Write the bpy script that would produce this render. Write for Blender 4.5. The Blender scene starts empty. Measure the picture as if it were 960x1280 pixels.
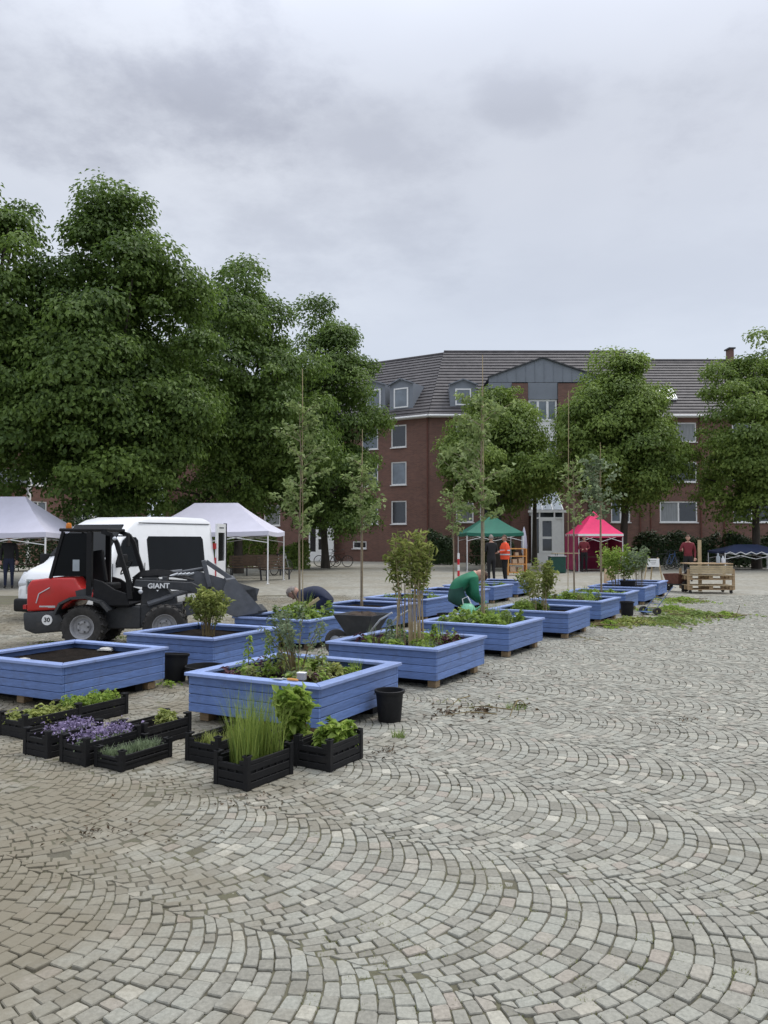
import bpy, bmesh, math, random
import numpy as np
from mathutils import Vector, Matrix, Euler

# ------------------------------------------------------------------ camera, sky, sun
SC = bpy.context.scene
COL = SC.collection
R = math.radians
FPX, PITCH, CAMH = 985.0, R(2.03), 1.6
cd = bpy.data.cameras.new('camera'); cam = bpy.data.objects.new('camera', cd); COL.objects.link(cam)
cam.location = (0, 0, CAMH); cam.rotation_euler = (R(90) + PITCH, 0, 0)
cd.sensor_fit = 'VERTICAL'; cd.sensor_height = 36.0; cd.lens = 36.0 * FPX / 1280.0
cd.clip_start = 0.05; cd.clip_end = 2000
SC.camera = cam
SUN_EL, SUN_AZ = R(58), R(60)          # azimuth from +Y (view direction) towards +X
W = bpy.data.worlds.new('World'); SC.world = W; W.use_nodes = True
nt = W.node_tree; nt.nodes.clear()
def N(t, **k):
    n = nt.nodes.new(t)
    for a, b in k.items(): setattr(n, a, b)
    return n
out = N('ShaderNodeOutputWorld'); bg = N('ShaderNodeBackground'); bg.inputs['Strength'].default_value = 0.1
sky = N('ShaderNodeTexSky', sky_type='NISHITA', sun_disc=False)
sky.sun_elevation = SUN_EL; sky.sun_rotation = SUN_AZ; sky.air_density = 1.0; sky.dust_density = 3.0
tc = N('ShaderNodeTexCoord'); sep = N('ShaderNodeSeparateXYZ'); nt.links.new(tc.outputs['Generated'], sep.inputs[0])
def M_(op, a, b=None):
    m = N('ShaderNodeMath', operation=op)
    for i, v in enumerate((a, b)):
        if v is None: continue
        if isinstance(v, (int, float)): m.inputs[i].default_value = v
        else: nt.links.new(v, m.inputs[i])
    return m.outputs[0]
zz = M_('MAXIMUM', sep.outputs['Z'], 0.0)
zc = M_('ADD', zz, 0.16)
comb = N('ShaderNodeCombineXYZ')
nt.links.new(M_('DIVIDE', sep.outputs['X'], zc), comb.inputs['X'])
nt.links.new(M_('DIVIDE', sep.outputs['Y'], zc), comb.inputs['Y'])
def noise(scale, detail, rough, off):
    mp = N('ShaderNodeMapping'); mp.inputs['Location'].default_value = off
    nt.links.new(comb.outputs[0], mp.inputs['Vector'])
    n = N('ShaderNodeTexNoise'); n.inputs['Scale'].default_value = scale; n.inputs['Detail'].default_value = detail
    n.inputs['Roughness'].default_value = rough; nt.links.new(mp.outputs[0], n.inputs['Vector'])
    return n.outputs['Fac']
n1 = noise(0.75, 3, 0.45, (3.1, 1.7, 0.4)); n2 = noise(1.9, 4, 0.5, (7.3, 2.2, 1.1))
ns = M_('ADD', M_('MULTIPLY', n1, 0.78), M_('MULTIPLY', n2, 0.22))
ramp = N('ShaderNodeValToRGB'); nt.links.new(ns, ramp.inputs[0])
e = ramp.color_ramp.elements
e[0].position = 0.34; e[0].color = (5.6, 5.95, 6.8, 1)
e[1].position = 0.58; e[1].color = (7.1, 7.45, 8.2, 1)
# darker cloud banks: soft ellipses of sky directions with ragged edges
wob = M_('MULTIPLY', M_('SUBTRACT', noise(4.2, 6, 0.62, (1.2, 9.4, 2.0)), 0.5), 3.2); banks = None
for cx, cz, rx, rz, k in ((-.235, .485, .20, .085, .85), (-.02, .46, .13, .05, .55), (-.10, .36, .20, .07, .5), (.145, .49, .055, .032, .5), (-.46, .52, .12, .10, .4), (.35, .30, .3, .06, .18), (.9, .5, .4, .2, .6), (-1.0, .6, .4, .2, .6)):
    dx = M_('DIVIDE', M_('SUBTRACT', sep.outputs['X'], cx), rx); dz = M_('DIVIDE', M_('SUBTRACT', sep.outputs['Z'], cz), rz)
    dd = M_('ADD', M_('SQRT', M_('ADD', M_('MULTIPLY', dx, dx), M_('MULTIPLY', dz, dz))), wob)
    mr = N('ShaderNodeMapRange', interpolation_type='SMOOTHSTEP'); mr.inputs['From Min'].default_value = 1.45; mr.inputs['From Max'].default_value = 0.1
    mr.inputs['To Max'].default_value = k; nt.links.new(dd, mr.inputs['Value'])
    banks = mr.outputs[0] if banks is None else M_('MAXIMUM', banks, mr.outputs[0])
bm_ = N('ShaderNodeMix', data_type='RGBA'); nt.links.new(banks, bm_.inputs['Factor']); nt.links.new(ramp.outputs[0], bm_.inputs[6]); bm_.inputs[7].default_value = (4.0, 4.25, 5.05, 1)
# overcast sky: clouds even out into a pale blue-grey veil at the horizon, brighter towards the zenith
hz = N('ShaderNodeMapRange'); hz.inputs['From Min'].default_value = 0.05; hz.inputs['From Max'].default_value = 0.42
nt.links.new(sep.outputs['Z'], hz.inputs['Value'])
mx = N('ShaderNodeMix', data_type='RGBA'); nt.links.new(hz.outputs[0], mx.inputs['Factor'])
mx.inputs[6].default_value = (6.0, 6.75, 8.0, 1); nt.links.new(bm_.outputs[2], mx.inputs[7])
zr = N('ShaderNodeMapRange'); zr.inputs['From Min'].default_value = 0.48; zr.inputs['From Max'].default_value = 1.0
zr.inputs['To Min'].default_value = 1.0; zr.inputs['To Max'].default_value = 3.0
nt.links.new(sep.outputs['Z'], zr.inputs['Value'])
vm = N('ShaderNodeVectorMath', operation='SCALE'); nt.links.new(mx.outputs[2], vm.inputs[0]); nt.links.new(zr.outputs[0], vm.inputs['Scale'])
mz = N('ShaderNodeMix', data_type='RGBA'); mz.inputs['Factor'].default_value = 0.93
nt.links.new(sky.outputs[0], mz.inputs[6]); nt.links.new(vm.outputs[0], mz.inputs[7])
nt.links.new(mz.outputs[2], bg.inputs['Color']); nt.links.new(bg.outputs[0], out.inputs['Surface'])
sl = bpy.data.lights.new('sun', 'SUN'); sl.energy = 1.5; sl.angle = R(25); sl.color = (1.0, 0.95, 0.86)
sun = bpy.data.objects.new('sun', sl); COL.objects.link(sun)
sd = Vector((math.sin(SUN_AZ) * math.cos(SUN_EL), math.cos(SUN_AZ) * math.cos(SUN_EL), math.sin(SUN_EL)))
sun.rotation_euler = sd.to_track_quat('Z', 'Y').to_euler(); sun.location = (20, 10, 40)
vs = SC.view_settings; vs.view_transform = 'Standard'; vs.look = 'None'; vs.exposure = 0.15; vs.gamma = 1.0

# ------------------------------------------------------------------ helpers
rng = np.random.default_rng(7); random.seed(7)
def ray(px, py):
    x, up = (px - 480) / FPX, (640 - py) / FPX
    c, s = math.cos(PITCH), math.sin(PITCH)
    return Vector((x, c - up * s, s + up * c))
def gp(px, py, z=0.0):                 # measured point on a horizontal level
    d = ray(px, py); t = (z - CAMH) / d.z
    return Vector((d.x * t, d.y * t, z))
def at(px, py, Y):                     # measured point at a depth
    d = ray(px, py); t = Y / d.y
    return Vector((d.x * t, Y, CAMH + d.z * t))

class MB:
    """collects shapes; build() links them as ONE mesh object"""
    def __init__(s): s.v = []; s.f = []; s.m = None
    def add(s, vs, fs):
        o = len(s.v)
        s.v += [tuple(s.m @ Vector(p)) if s.m else tuple(p) for p in vs]
        s.f += [tuple(i + o for i in f) for f in fs]; return s
    def box(s, c, d, rz=0, M=None):
        hx, hy, hz_ = d[0] / 2, d[1] / 2, d[2] / 2
        T = Matrix.Translation(c) @ (M if M else Matrix.Rotation(rz, 4, 'Z'))
        vs = [T @ Vector((x * hx, y * hy, z * hz_)) for z in (-1, 1) for x, y in ((-1, -1), (1, -1), (1, 1), (-1, 1))]
        return s.add(vs, [(3, 2, 1, 0), (4, 5, 6, 7), (0, 1, 5, 4), (1, 2, 6, 5), (2, 3, 7, 6), (3, 0, 4, 7)])
    def bar(s, a, b, w, h=None, up=(0, 0, 1)):
        a, b = Vector(a), Vector(b); h = h or w; d = b - a; L = d.length; d.normalize(); u = Vector(up)
        if abs(d.dot(u)) > 0.95: u = Vector((0, 1, 0)) if abs(d.y) < .9 else Vector((1, 0, 0))
        y = u.cross(d).normalized(); z = d.cross(y)
        M = Matrix((d, y, z)).transposed().to_4x4()
        return s.box((a + b) / 2, (L, w, h), M=M)
    def tube(s, pts, r, n=8, cap=True):
        pts = [Vector(p) for p in pts]; rs = r if isinstance(r, (list, tuple)) else [r] * len(pts)
        vs, fs = [], []; prev = None
        for i, p in enumerate(pts):
            t = (pts[min(i + 1, len(pts) - 1)] - pts[max(i - 1, 0)]).normalized()
            if prev is None:
                a = Vector((1, 0, 0)) if abs(t.x) < .8 else Vector((0, 1, 0)); x = t.cross(a).normalized()
            else: x = (prev - t * prev.dot(t)).normalized()
            prev = x; y = t.cross(x)
            for k in range(n):
                an = 2 * math.pi * k / n; vs.append(p + (x * math.cos(an) + y * math.sin(an)) * rs[i])
        for i in range(len(pts) - 1):
            for k in range(n):
                k2 = (k + 1) % n; fs.append((i * n + k, i * n + k2, (i + 1) * n + k2, (i + 1) * n + k))
        if cap: fs.append(tuple(reversed(range(n)))); fs.append(tuple((len(pts) - 1) * n + k for k in range(n)))
        return s.add(vs, fs)
    def lathe(s, prof, n=20, T=None, close=False):
        vs, fs = [], []; m = len(prof)
        for k in range(n):
            a = 2 * math.pi * k / n
            for r_, z in prof:
                p = Vector((r_ * math.cos(a), r_ * math.sin(a), z)); vs.append(T @ p if T else p)
        for k in range(n):
            k2 = (k + 1) % n
            for j in range(m - 1 + (1 if close else 0)):
                j2 = (j + 1) % m; fs.append((k * m + j, k2 * m + j, k2 * m + j2, k * m + j2))
        return s.add(vs, fs)
    def prism(s, poly, y0, y1):        # poly in (x,z), extruded along y
        n = len(poly); vs = [(x, y0, z) for x, z in poly] + [(x, y1, z) for x, z in poly]
        fs = [tuple(range(n)), tuple(reversed(range(n, 2 * n)))] + [(i, i + n, (i + 1) % n + n, (i + 1) % n) for i in range(n)]
        return s.add(vs, fs)
    def quad(s, a, b, c, d): return s.add([a, b, c, d], [(0, 1, 2, 3)])
    def ell(s, c, r, nu=10, nv=7, M=None):
        vs, fs = [], []
        for i in range(nv + 1):
            t = math.pi * i / nv
            for k in range(nu):
                a = 2 * math.pi * k / nu
                p = Vector((r[0] * math.sin(t) * math.cos(a), r[1] * math.sin(t) * math.sin(a), -r[2] * math.cos(t)))
                vs.append(Vector(c) + (M @ p if M else p))
        for i in range(nv):
            for k in range(nu):
                k2 = (k + 1) % nu; fs.append((i * nu + k, i * nu + k2, (i + 1) * nu + k2, (i + 1) * nu + k))
        return s.add(vs, fs)
    def mesh(s, name, mat, bevel=0, smooth=False, seg=2):
        me = bpy.data.meshes.new(name); me.from_pydata(s.v, [], s.f)
        bm = bmesh.new(); bm.from_mesh(me)
        bmesh.ops.remove_doubles(bm, verts=bm.verts, dist=1e-5)
        bmesh.ops.recalc_face_normals(bm, faces=bm.faces)
        if bevel:
            ed = [e_ for e_ in bm.edges if len(e_.link_faces) == 2 and e_.calc_face_angle(0) > 0.5]
            bmesh.ops.bevel(bm, geom=ed, offset=bevel, segments=seg, affect='EDGES', profile=0.5, clamp_overlap=True)
        bm.to_mesh(me); bm.free()
        if smooth:
            me.shade_smooth(); 
            if smooth != 'all':
                try: me.set_sharp_from_angle(angle=R(40))
                except Exception: pass
        if mat: me.materials.append(mat)
        return me
    def build(s, name, mat, parent=None, loc=(0, 0, 0), rz=0, bevel=0, smooth=False, seg=2):
        return link(name, s.mesh(name, mat, bevel, smooth, seg), parent, loc, rz)
def link(name, me, parent=None, loc=(0, 0, 0), rz=0):
    o = bpy.data.objects.new(name, me); COL.objects.link(o); o.location = loc
    o.rotation_euler = rz if isinstance(rz, (tuple, list, Euler)) else (0, 0, rz)
    if parent: o.parent = parent
    return o
def tag(o, label=None, cat=None, group=None, kind=None):
    if label: o['label'] = label
    if cat: o['category'] = cat
    if group: o['group'] = group
    if kind: o['kind'] = kind
    return o
def thing(name, label, cat, loc=(0, 0, 0), rz=0, group=None):
    o = bpy.data.objects.new(name, None); COL.objects.link(o); o.location = loc; o.rotation_euler = (0, 0, rz)
    o.empty_display_size = 0.2
    return tag(o, label, cat, group)
def copy_tree(o, parent=None):
    c = o.copy(); COL.objects.link(c); c.parent = parent
    for ch in list(o.children): copy_tree(ch, c)
    return c
def relabel(o, label): o['label'] = label; return o

# ------------------------------------------------------------------ materials
def pmat(name, col, rough=.6, var=.12, scale=6., bump=0., bscale=40., metal=0., spec=.5, col2=None, vec='Object', stretch=None):
    m = bpy.data.materials.new(name); m.use_nodes = True; t = m.node_tree; b = t.nodes['Principled BSDF']
    b.inputs['Roughness'].default_value = rough; b.inputs['Metallic'].default_value = metal
    b.inputs['Specular IOR Level'].default_value = spec
    tcn = t.nodes.new('ShaderNodeTexCoord'); mp = t.nodes.new('ShaderNodeMapping'); t.links.new(tcn.outputs[vec], mp.inputs[0])
    if stretch: mp.inputs['Scale'].default_value = stretch
    n = t.nodes.new('ShaderNodeTexNoise'); n.inputs['Scale'].default_value = scale; n.inputs['Detail'].default_value = 6
    n.inputs['Roughness'].default_value = .65; t.links.new(mp.outputs[0], n.inputs['Vector'])
    cr = t.nodes.new('ShaderNodeValToRGB'); t.links.new(n.outputs['Fac'], cr.inputs[0])
    c2 = col2 or tuple(min(1, c * (1 + var)) for c in col); c1 = tuple(c * (1 - var) for c in col) if not col2 else col
    cr.color_ramp.elements[0].position = .32; cr.color_ramp.elements[1].position = .68
    cr.color_ramp.elements[0].color = (*c1, 1); cr.color_ramp.elements[1].color = (*c2, 1)
    t.links.new(cr.outputs[0], b.inputs['Base Color'])
    if bump:
        nb = t.nodes.new('ShaderNodeTexNoise'); nb.inputs['Scale'].default_value = bscale; nb.inputs['Detail'].default_value = 5
        t.links.new(mp.outputs[0], nb.inputs['Vector'])
        bp = t.nodes.new('ShaderNodeBump'); bp.inputs['Strength'].default_value = bump; bp.inputs['Distance'].default_value = .02
        t.links.new(nb.outputs['Fac'], bp.inputs['Height']); t.links.new(bp.outputs[0], b.inputs['Normal'])
    return m
def leafmat(name, c1, c2, trans=.35, rough=.5):
    m = bpy.data.materials.new(name); m.use_nodes = True; t = m.node_tree; b = t.nodes['Principled BSDF']
    a = t.nodes.new('ShaderNodeAttribute'); a.attribute_name = 'tint'
    cr = t.nodes.new('ShaderNodeValToRGB'); t.links.new(a.outputs['Fac'], cr.inputs[0])
    cr.color_ramp.elements[0].color = (*c1, 1); cr.color_ramp.elements[1].color = (*c2, 1)
    t.links.new(cr.outputs[0], b.inputs['Base Color']); b.inputs['Roughness'].default_value = rough
    b.inputs['Specular IOR Level'].default_value = .35
    tr = t.nodes.new('ShaderNodeBsdfTranslucent'); t.links.new(cr.outputs[0], tr.inputs['Color'])
    ms = t.nodes.new('ShaderNodeMixShader'); ms.inputs[0].default_value = trans
    t.links.new(b.outputs[0], ms.inputs[1]); t.links.new(tr.outputs[0], ms.inputs[2])
    t.links.new(ms.outputs[0], t.nodes['Material Output'].inputs['Surface'])
    return m
MT = {}
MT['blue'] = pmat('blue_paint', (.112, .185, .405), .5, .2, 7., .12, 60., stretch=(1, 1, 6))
def weathered(m, dirt=(.085, .080, .075), amt=.55):
    t = m.node_tree; b = t.nodes['Principled BSDF']; src = b.inputs['Base Color'].links[0].from_socket
    oi = t.nodes.new('ShaderNodeObjectInfo'); mr = t.nodes.new('ShaderNodeMapRange'); mr.inputs['To Min'].default_value = .86; mr.inputs['To Max'].default_value = 1.14
    t.links.new(oi.outputs['Random'], mr.inputs['Value']); sc = t.nodes.new('ShaderNodeVectorMath'); sc.operation = 'SCALE'
    t.links.new(src, sc.inputs[0]); t.links.new(mr.outputs[0], sc.inputs['Scale'])
    geo = t.nodes.new('ShaderNodeNewGeometry'); n = t.nodes.new('ShaderNodeTexNoise'); n.inputs['Scale'].default_value = 4.5; n.inputs['Detail'].default_value = 10; n.inputs['Roughness'].default_value = .75
    t.links.new(geo.outputs['Position'], n.inputs['Vector']); dr = t.nodes.new('ShaderNodeMapRange'); dr.inputs['From Min'].default_value = .54; dr.inputs['From Max'].default_value = .76; dr.inputs['To Max'].default_value = amt
    t.links.new(n.outputs['Fac'], dr.inputs['Value']); mx = t.nodes.new('ShaderNodeMix'); mx.data_type = 'RGBA'; t.links.new(dr.outputs[0], mx.inputs['Factor'])
    t.links.new(sc.outputs[0], mx.inputs[6]); mx.inputs[7].default_value = (*dirt, 1); t.links.new(mx.outputs[2], b.inputs['Base Color']); return m
weathered(MT['blue'])
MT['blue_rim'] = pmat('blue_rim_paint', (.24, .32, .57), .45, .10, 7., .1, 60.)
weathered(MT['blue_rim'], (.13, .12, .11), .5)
MT['soil'] = pmat('soil', (.012, .009, .007), .95, .4, 12., .9, 30., spec=.08)
MT['loam'] = pmat('loam', (.045, .030, .020), .95, .4, 8., .9, 18.)
MT['raw_wood'] = pmat('raw_wood', (.36, .25, .14), .7, .2, 5., .2, 40., stretch=(1, 8, 8))
MT['pale_wood'] = pmat('pale_wood', (.42, .33, .20), .7, .18, 6., .2, 40.)
MT['dark_wood'] = pmat('dark_wood', (.10, .065, .04), .75, .25, 6., .2, 40.)
MT['bark'] = pmat('bark', (.055, .045, .035), .9, .3, 7., .7, 14., stretch=(1, 1, .3))
MT['young_bark'] = pmat('young_bark', (.24, .19, .13), .8, .25, 20., .3, 60.)
MT['cane'] = pmat('cane', (.36, .28, .16), .7, .2, 12.)
MT['stem'] = pmat('stem', (.16, .12, .05), .8, .3, 12.)
MT['black_plastic'] = pmat('black_plastic', (.011, .011, .012), .6, .2, 10., .05, 80., spec=.22)
MT['dark_metal'] = pmat('dark_metal', (.035, .037, .04), .5, .25, 9., .1, 50.)
MT['grey_metal'] = pmat('grey_metal', (.10, .105, .115), .5, .2, 9., .1, 50.)
MT['galv'] = pmat('galvanised', (.5, .51, .52), .4, .15, 14., metal=.7)
MT['rubber'] = pmat('rubber', (.030, .028, .026), .85, .35, 14., .2, 60.)
MT['rim_grey'] = pmat('rim_grey', (.33, .33, .34), .5, .2, 12.)
MT['red_paint'] = pmat('red_paint', (.50, .025, .022), .3, .08, 4.)
MT['white_paint'] = pmat('white_paint', (.78, .79, .80), .3, .03, 3.)
MT['white_plain'] = pmat('white_plain', (.78, .78, .77), .5, .05, 6.)
MT['glass'] = pmat('window_glass', (.022, .026, .030), .06, .2, 2., spec=.8)
MT['glass_pale'] = pmat('pale_window_glass', (.16, .19, .22), .10, .25, 1.2, spec=.8)
MT['glass_curtain'] = pmat('curtained_glass', (.20, .21, .21), .12, .3, 2.5, spec=.8, stretch=(6, 6, .4))
MT['glass_roof'] = pmat('porch_glass', (.30, .34, .37), .15, .2, 2., spec=.7)
MT['tinted_glass'] = pmat('tinted_glass', (.005, .006, .007), .2, .2, 2., spec=.12)
MT['lamp_glass'] = pmat('lamp_glass', (.55, .57, .6), .1, .1, 5., spec=.8)
MT['amber'] = pmat('amber', (.65, .20, .02), .3, .1, 5.)
MT['red_lens'] = pmat('red_lens', (.45, .02, .02), .3, .1, 5.)
MT['tent_white'] = pmat('tent_white', (.57, .56, .65), .75, .06, 1.5, .15, 3.)
MT['tent_green'] = pmat('tent_green', (.012, .13, .085), .7, .12, 2., .15, 4.)
MT['tent_pink'] = pmat('tent_pink', (.80, .035, .15), .7, .10, 2., .15, 4.)
MT['tent_wall_shaded'] = pmat('tent_wall_shaded', (.33, .035, .10), .8, .18, 2., .2, 4.)  # darker copy of the pink: the dim interior is put into the colour
MT['tent_blue'] = pmat('tent_blue', (.022, .034, .085), .7, .15, 2., .15, 4.)
MT['zinc'] = pmat('zinc', (.19, .21, .24), .5, .08, 1.2)
MT['clay_pot'] = pmat('brown_pot', (.30, .11, .06), .7, .15, 8.)
MT['skin'] = pmat('skin', (.45, .26, .19), .55, .08, 10.)
MT['hair_brown'] = pmat('hair_brown', (.07, .035, .02), .7, .3, 30.)
MT['hair_grey'] = pmat('hair_grey', (.22, .19, .17), .7, .3, 30.)
MT['cloth_green'] = pmat('cloth_green', (.012, .15, .075), .8, .2, 5., .3, 12.)
MT['cloth_dgreen'] = pmat('cloth_dark_green', (.012, .06, .045), .8, .2, 5., .3, 12.)
MT['cloth_navy'] = pmat('cloth_navy', (.012, .018, .045), .85, .25, 5., .3, 12.)
MT['cloth_black'] = pmat('cloth_black', (.010, .010, .012), .85, .25, 5., .3, 12.)
MT['cloth_orange'] = pmat('cloth_orange', (.80, .08, .025), .7, .1, 5., .3, 12.)
MT['cloth_red'] = pmat('cloth_red', (.15, .014, .022), .8, .15, 5., .3, 12.)
MT['shoe'] = pmat('shoe', (.02, .018, .016), .7, .2, 10.)
MT['can_green'] = pmat('can_green', (.16, .46, .28), .4, .08, 8.)
MT['red_plastic'] = pmat('red_plastic', (.55, .02, .035), .4, .1, 8.)
MT['trolley_blue'] = pmat('trolley_blue', (.05, .10, .22), .4, .15, 8.)
MT['card'] = pmat('card', (.50, .36, .24), .8, .1, 8.)
MT['orange_wood'] = pmat('orange_wood', (.62, .28, .07), .6, .12, 6.)
MT['stone_chip'] = pmat('stone_chip', (.42, .41, .38), .8, .15, 20., .3, 60.)
MT['rust'] = pmat('rust', (.13, .05, .035), .8, .3, 10., .2, 50.)
MT['leaf_dark'] = leafmat('leaf_dark', (.062, .112, .023), (.200, .298, .062), .46)
MT['leaf_mid'] = leafmat('leaf_mid', (.100, .160, .030), (.285, .385, .085), .46)
MT['leaf_young'] = leafmat('leaf_young', (.140, .200, .060), (.34, .42, .165), .44)
MT['leaf_bright'] = leafmat('leaf_bright', (.14, .235, .034), (.36, .47, .100), .45)
MT['leaf_yellow'] = leafmat('leaf_yellow', (.17, .22, .05), (.40, .43, .13), .4)
MT['leaf_grass'] = leafmat('leaf_grass', (.12, .19, .035), (.33, .40, .095), .4)
MT['leaf_grey'] = leafmat('leaf_grey', (.13, .18, .095), (.28, .34, .20), .38)
MT['leaf_purple'] = leafmat('flower_purple', (.13, .10, .19), (.38, .31, .50), .3)
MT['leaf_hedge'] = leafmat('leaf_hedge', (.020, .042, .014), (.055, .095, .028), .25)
MT['leaf_dry'] = leafmat('leaf_dry', (.15, .16, .055), (.31, .33, .13), .3)
MT['leaf_cut'] = leafmat('leaf_cut', (.13, .20, .045), (.31, .38, .12), .35)
MT['leaf_wine'] = leafmat('leaf_wine', (.05, .015, .03), (.13, .05, .06), .25)
MT['leaf_brown'] = leafmat('leaf_brown', (.04, .025, .012), (.12, .08, .04), .1)

for k_, d_, a_ in (('red_paint', (.16, .10, .08), .35), ('dark_metal', (.10, .088, .072), .55), ('grey_metal', (.13, .11, .09), .6), ('rubber', (.12, .105, .085), .6), ('white_paint', (.50, .47, .42), .25), ('black_plastic', (.05, .046, .04), .4)): weathered(MT[k_], d_, a_)
def brick_mat():
    m = bpy.data.materials.new('brick_wall'); m.use_nodes = True; t = m.node_tree; b = t.nodes['Principled BSDF']
    tcn = t.nodes.new('ShaderNodeTexCoord')
    s = t.nodes.new('ShaderNodeSeparateXYZ'); t.links.new(tcn.outputs['Object'], s.inputs[0])
    ad = t.nodes.new('ShaderNodeMath'); t.links.new(s.outputs['X'], ad.inputs[0]); t.links.new(s.outputs['Y'], ad.inputs[1])
    cb = t.nodes.new('ShaderNodeCombineXYZ'); t.links.new(ad.outputs[0], cb.inputs[0]); t.links.new(s.outputs['Z'], cb.inputs[1])
    br = t.nodes.new('ShaderNodeTexBrick'); t.links.new(cb.outputs[0], br.inputs['Vector'])
    br.inputs['Scale'].default_value = 1; br.inputs['Brick Width'].default_value = .25; br.inputs['Row Height'].default_value = .075
    br.inputs['Mortar Size'].default_value = .006
    br.inputs['Color1'].default_value = (.182, .088, .064, 1); br.inputs['Color2'].default_value = (.122, .063, .048, 1); br.inputs['Mortar'].default_value = (.19, .14, .12, 1)
    n = t.nodes.new('ShaderNodeTexNoise'); n.inputs['Scale'].default_value = .7; n.inputs['Detail'].default_value = 8; t.links.new(tcn.outputs['Object'], n.inputs['Vector'])
    mr = t.nodes.new('ShaderNodeMapRange'); mr.inputs['To Min'].default_value = .72; mr.inputs['To Max'].default_value = 1.28; t.links.new(n.outputs['Fac'], mr.inputs['Value'])
    sc = t.nodes.new('ShaderNodeVectorMath'); sc.operation = 'SCALE'; t.links.new(br.outputs['Color'], sc.inputs[0]); t.links.new(mr.outputs[0], sc.inputs['Scale'])
    t.links.new(sc.outputs[0], b.inputs['Base Color']); b.inputs['Roughness'].default_value = .85
    return m
MT['brick'] = brick_mat()
MT['tile'] = pmat('roof_tile', (.048, .044, .046), .65, .4, 2.2, .3, 10., col2=(.095, .086, .087))

def cobble_mat():
    m = bpy.data.materials.new('cobble_stone'); m.use_nodes = True; t = m.node_tree; b = t.nodes['Principled BSDF']
    a = t.nodes.new('ShaderNodeAttribute'); a.attribute_name = 'tint'
    geo = t.nodes.new('ShaderNodeNewGeometry')
    cr = t.nodes.new('ShaderNodeValToRGB'); t.links.new(a.outputs['Fac'], cr.inputs[0]); cr.color_ramp.interpolation = 'LINEAR'
    el = cr.color_ramp.elements; el[0].color = (.198, .190, .158, 1); el[1].color = (.41, .395, .335, 1)
    for p, c in ((.2, (.236, .228, .193)), (.42, (.264, .257, .219)), (.62, (.282, .282, .243)), (.88, (.308, .298, .250)), (.95, (.284, .252, .212)), (.975, (.36, .345, .288))):
        x = el.new(p); x.color = (*c, 1)
    n = t.nodes.new('ShaderNodeTexNoise'); n.inputs['Scale'].default_value = 55; n.inputs['Detail'].default_value = 6; n.inputs['Roughness'].default_value = .7
    t.links.new(geo.outputs['Position'], n.inputs['Vector'])
    mr = t.nodes.new('ShaderNodeMapRange'); mr.inputs['From Min'].default_value = .3; mr.inputs['From Max'].default_value = .7
    mr.inputs['To Min'].default_value = .74; mr.inputs['To Max'].default_value = 1.22; t.links.new(n.outputs['Fac'], mr.inputs['Value'])
    sc = t.nodes.new('ShaderNodeVectorMath'); sc.operation = 'SCALE'; t.links.new(cr.outputs[0], sc.inputs[0]); t.links.new(mr.outputs[0], sc.inputs['Scale'])
    # trodden soil lying on the stones in patches (denser left of the middle, where the beds are being planted)
    n2 = t.nodes.new('ShaderNodeTexNoise'); n2.inputs['Scale'].default_value = .75; n2.inputs['Detail'].default_value = 9; n2.inputs['Roughness'].default_value = .68
    t.links.new(geo.outputs['Position'], n2.inputs['Vector'])
    sp = t.nodes.new('ShaderNodeSeparateXYZ'); t.links.new(geo.outputs['Position'], sp.inputs[0])
    mx_ = t.nodes.new('ShaderNodeMapRange'); mx_.inputs['From Min'].default_value = .9; mx_.inputs['From Max'].default_value = -1.6
    mx_.inputs['To Min'].default_value = -.16; mx_.inputs['To Max'].default_value = .11; t.links.new(sp.outputs['X'], mx_.inputs['Value'])
    ad = t.nodes.new('ShaderNodeMath'); t.links.new(n2.outputs['Fac'], ad.inputs[0]); t.links.new(mx_.outputs[0], ad.inputs[1])
    dr = t.nodes.new('ShaderNodeMapRange'); dr.inputs['From Min'].default_value = .44; dr.inputs['From Max'].default_value = .66; dr.inputs['To Max'].default_value = .85
    t.links.new(ad.outputs[0], dr.inputs['Value'])
    mix = t.nodes.new('ShaderNodeMix'); mix.data_type = 'RGBA'; t.links.new(dr.outputs[0], mix.inputs['Factor'])
    t.links.new(sc.outputs[0], mix.inputs[6]); mix.inputs[7].default_value = (.175, .152, .107, 1)
    t.links.new(mix.outputs[2], b.inputs['Base Color']); b.inputs['Roughness'].default_value = .72; b.inputs['Specular IOR Level'].default_value = .25
    bp = t.nodes.new('ShaderNodeBump'); bp.inputs['Strength'].default_value = .45; bp.inputs['Distance'].default_value = .006
    t.links.new(n.outputs['Fac'], bp.inputs['Height']); t.links.new(bp.outputs[0], b.inputs['Normal'])
    return m
MT['cobble'] = cobble_mat()
def joint_mat():
    m = pmat('joint_sand', (.100, .090, .068), .95, .4, 2.2, .5, 60., vec='Object', col2=(.105, .102, .056)); return m
MT['joint'] = joint_mat()
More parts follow.
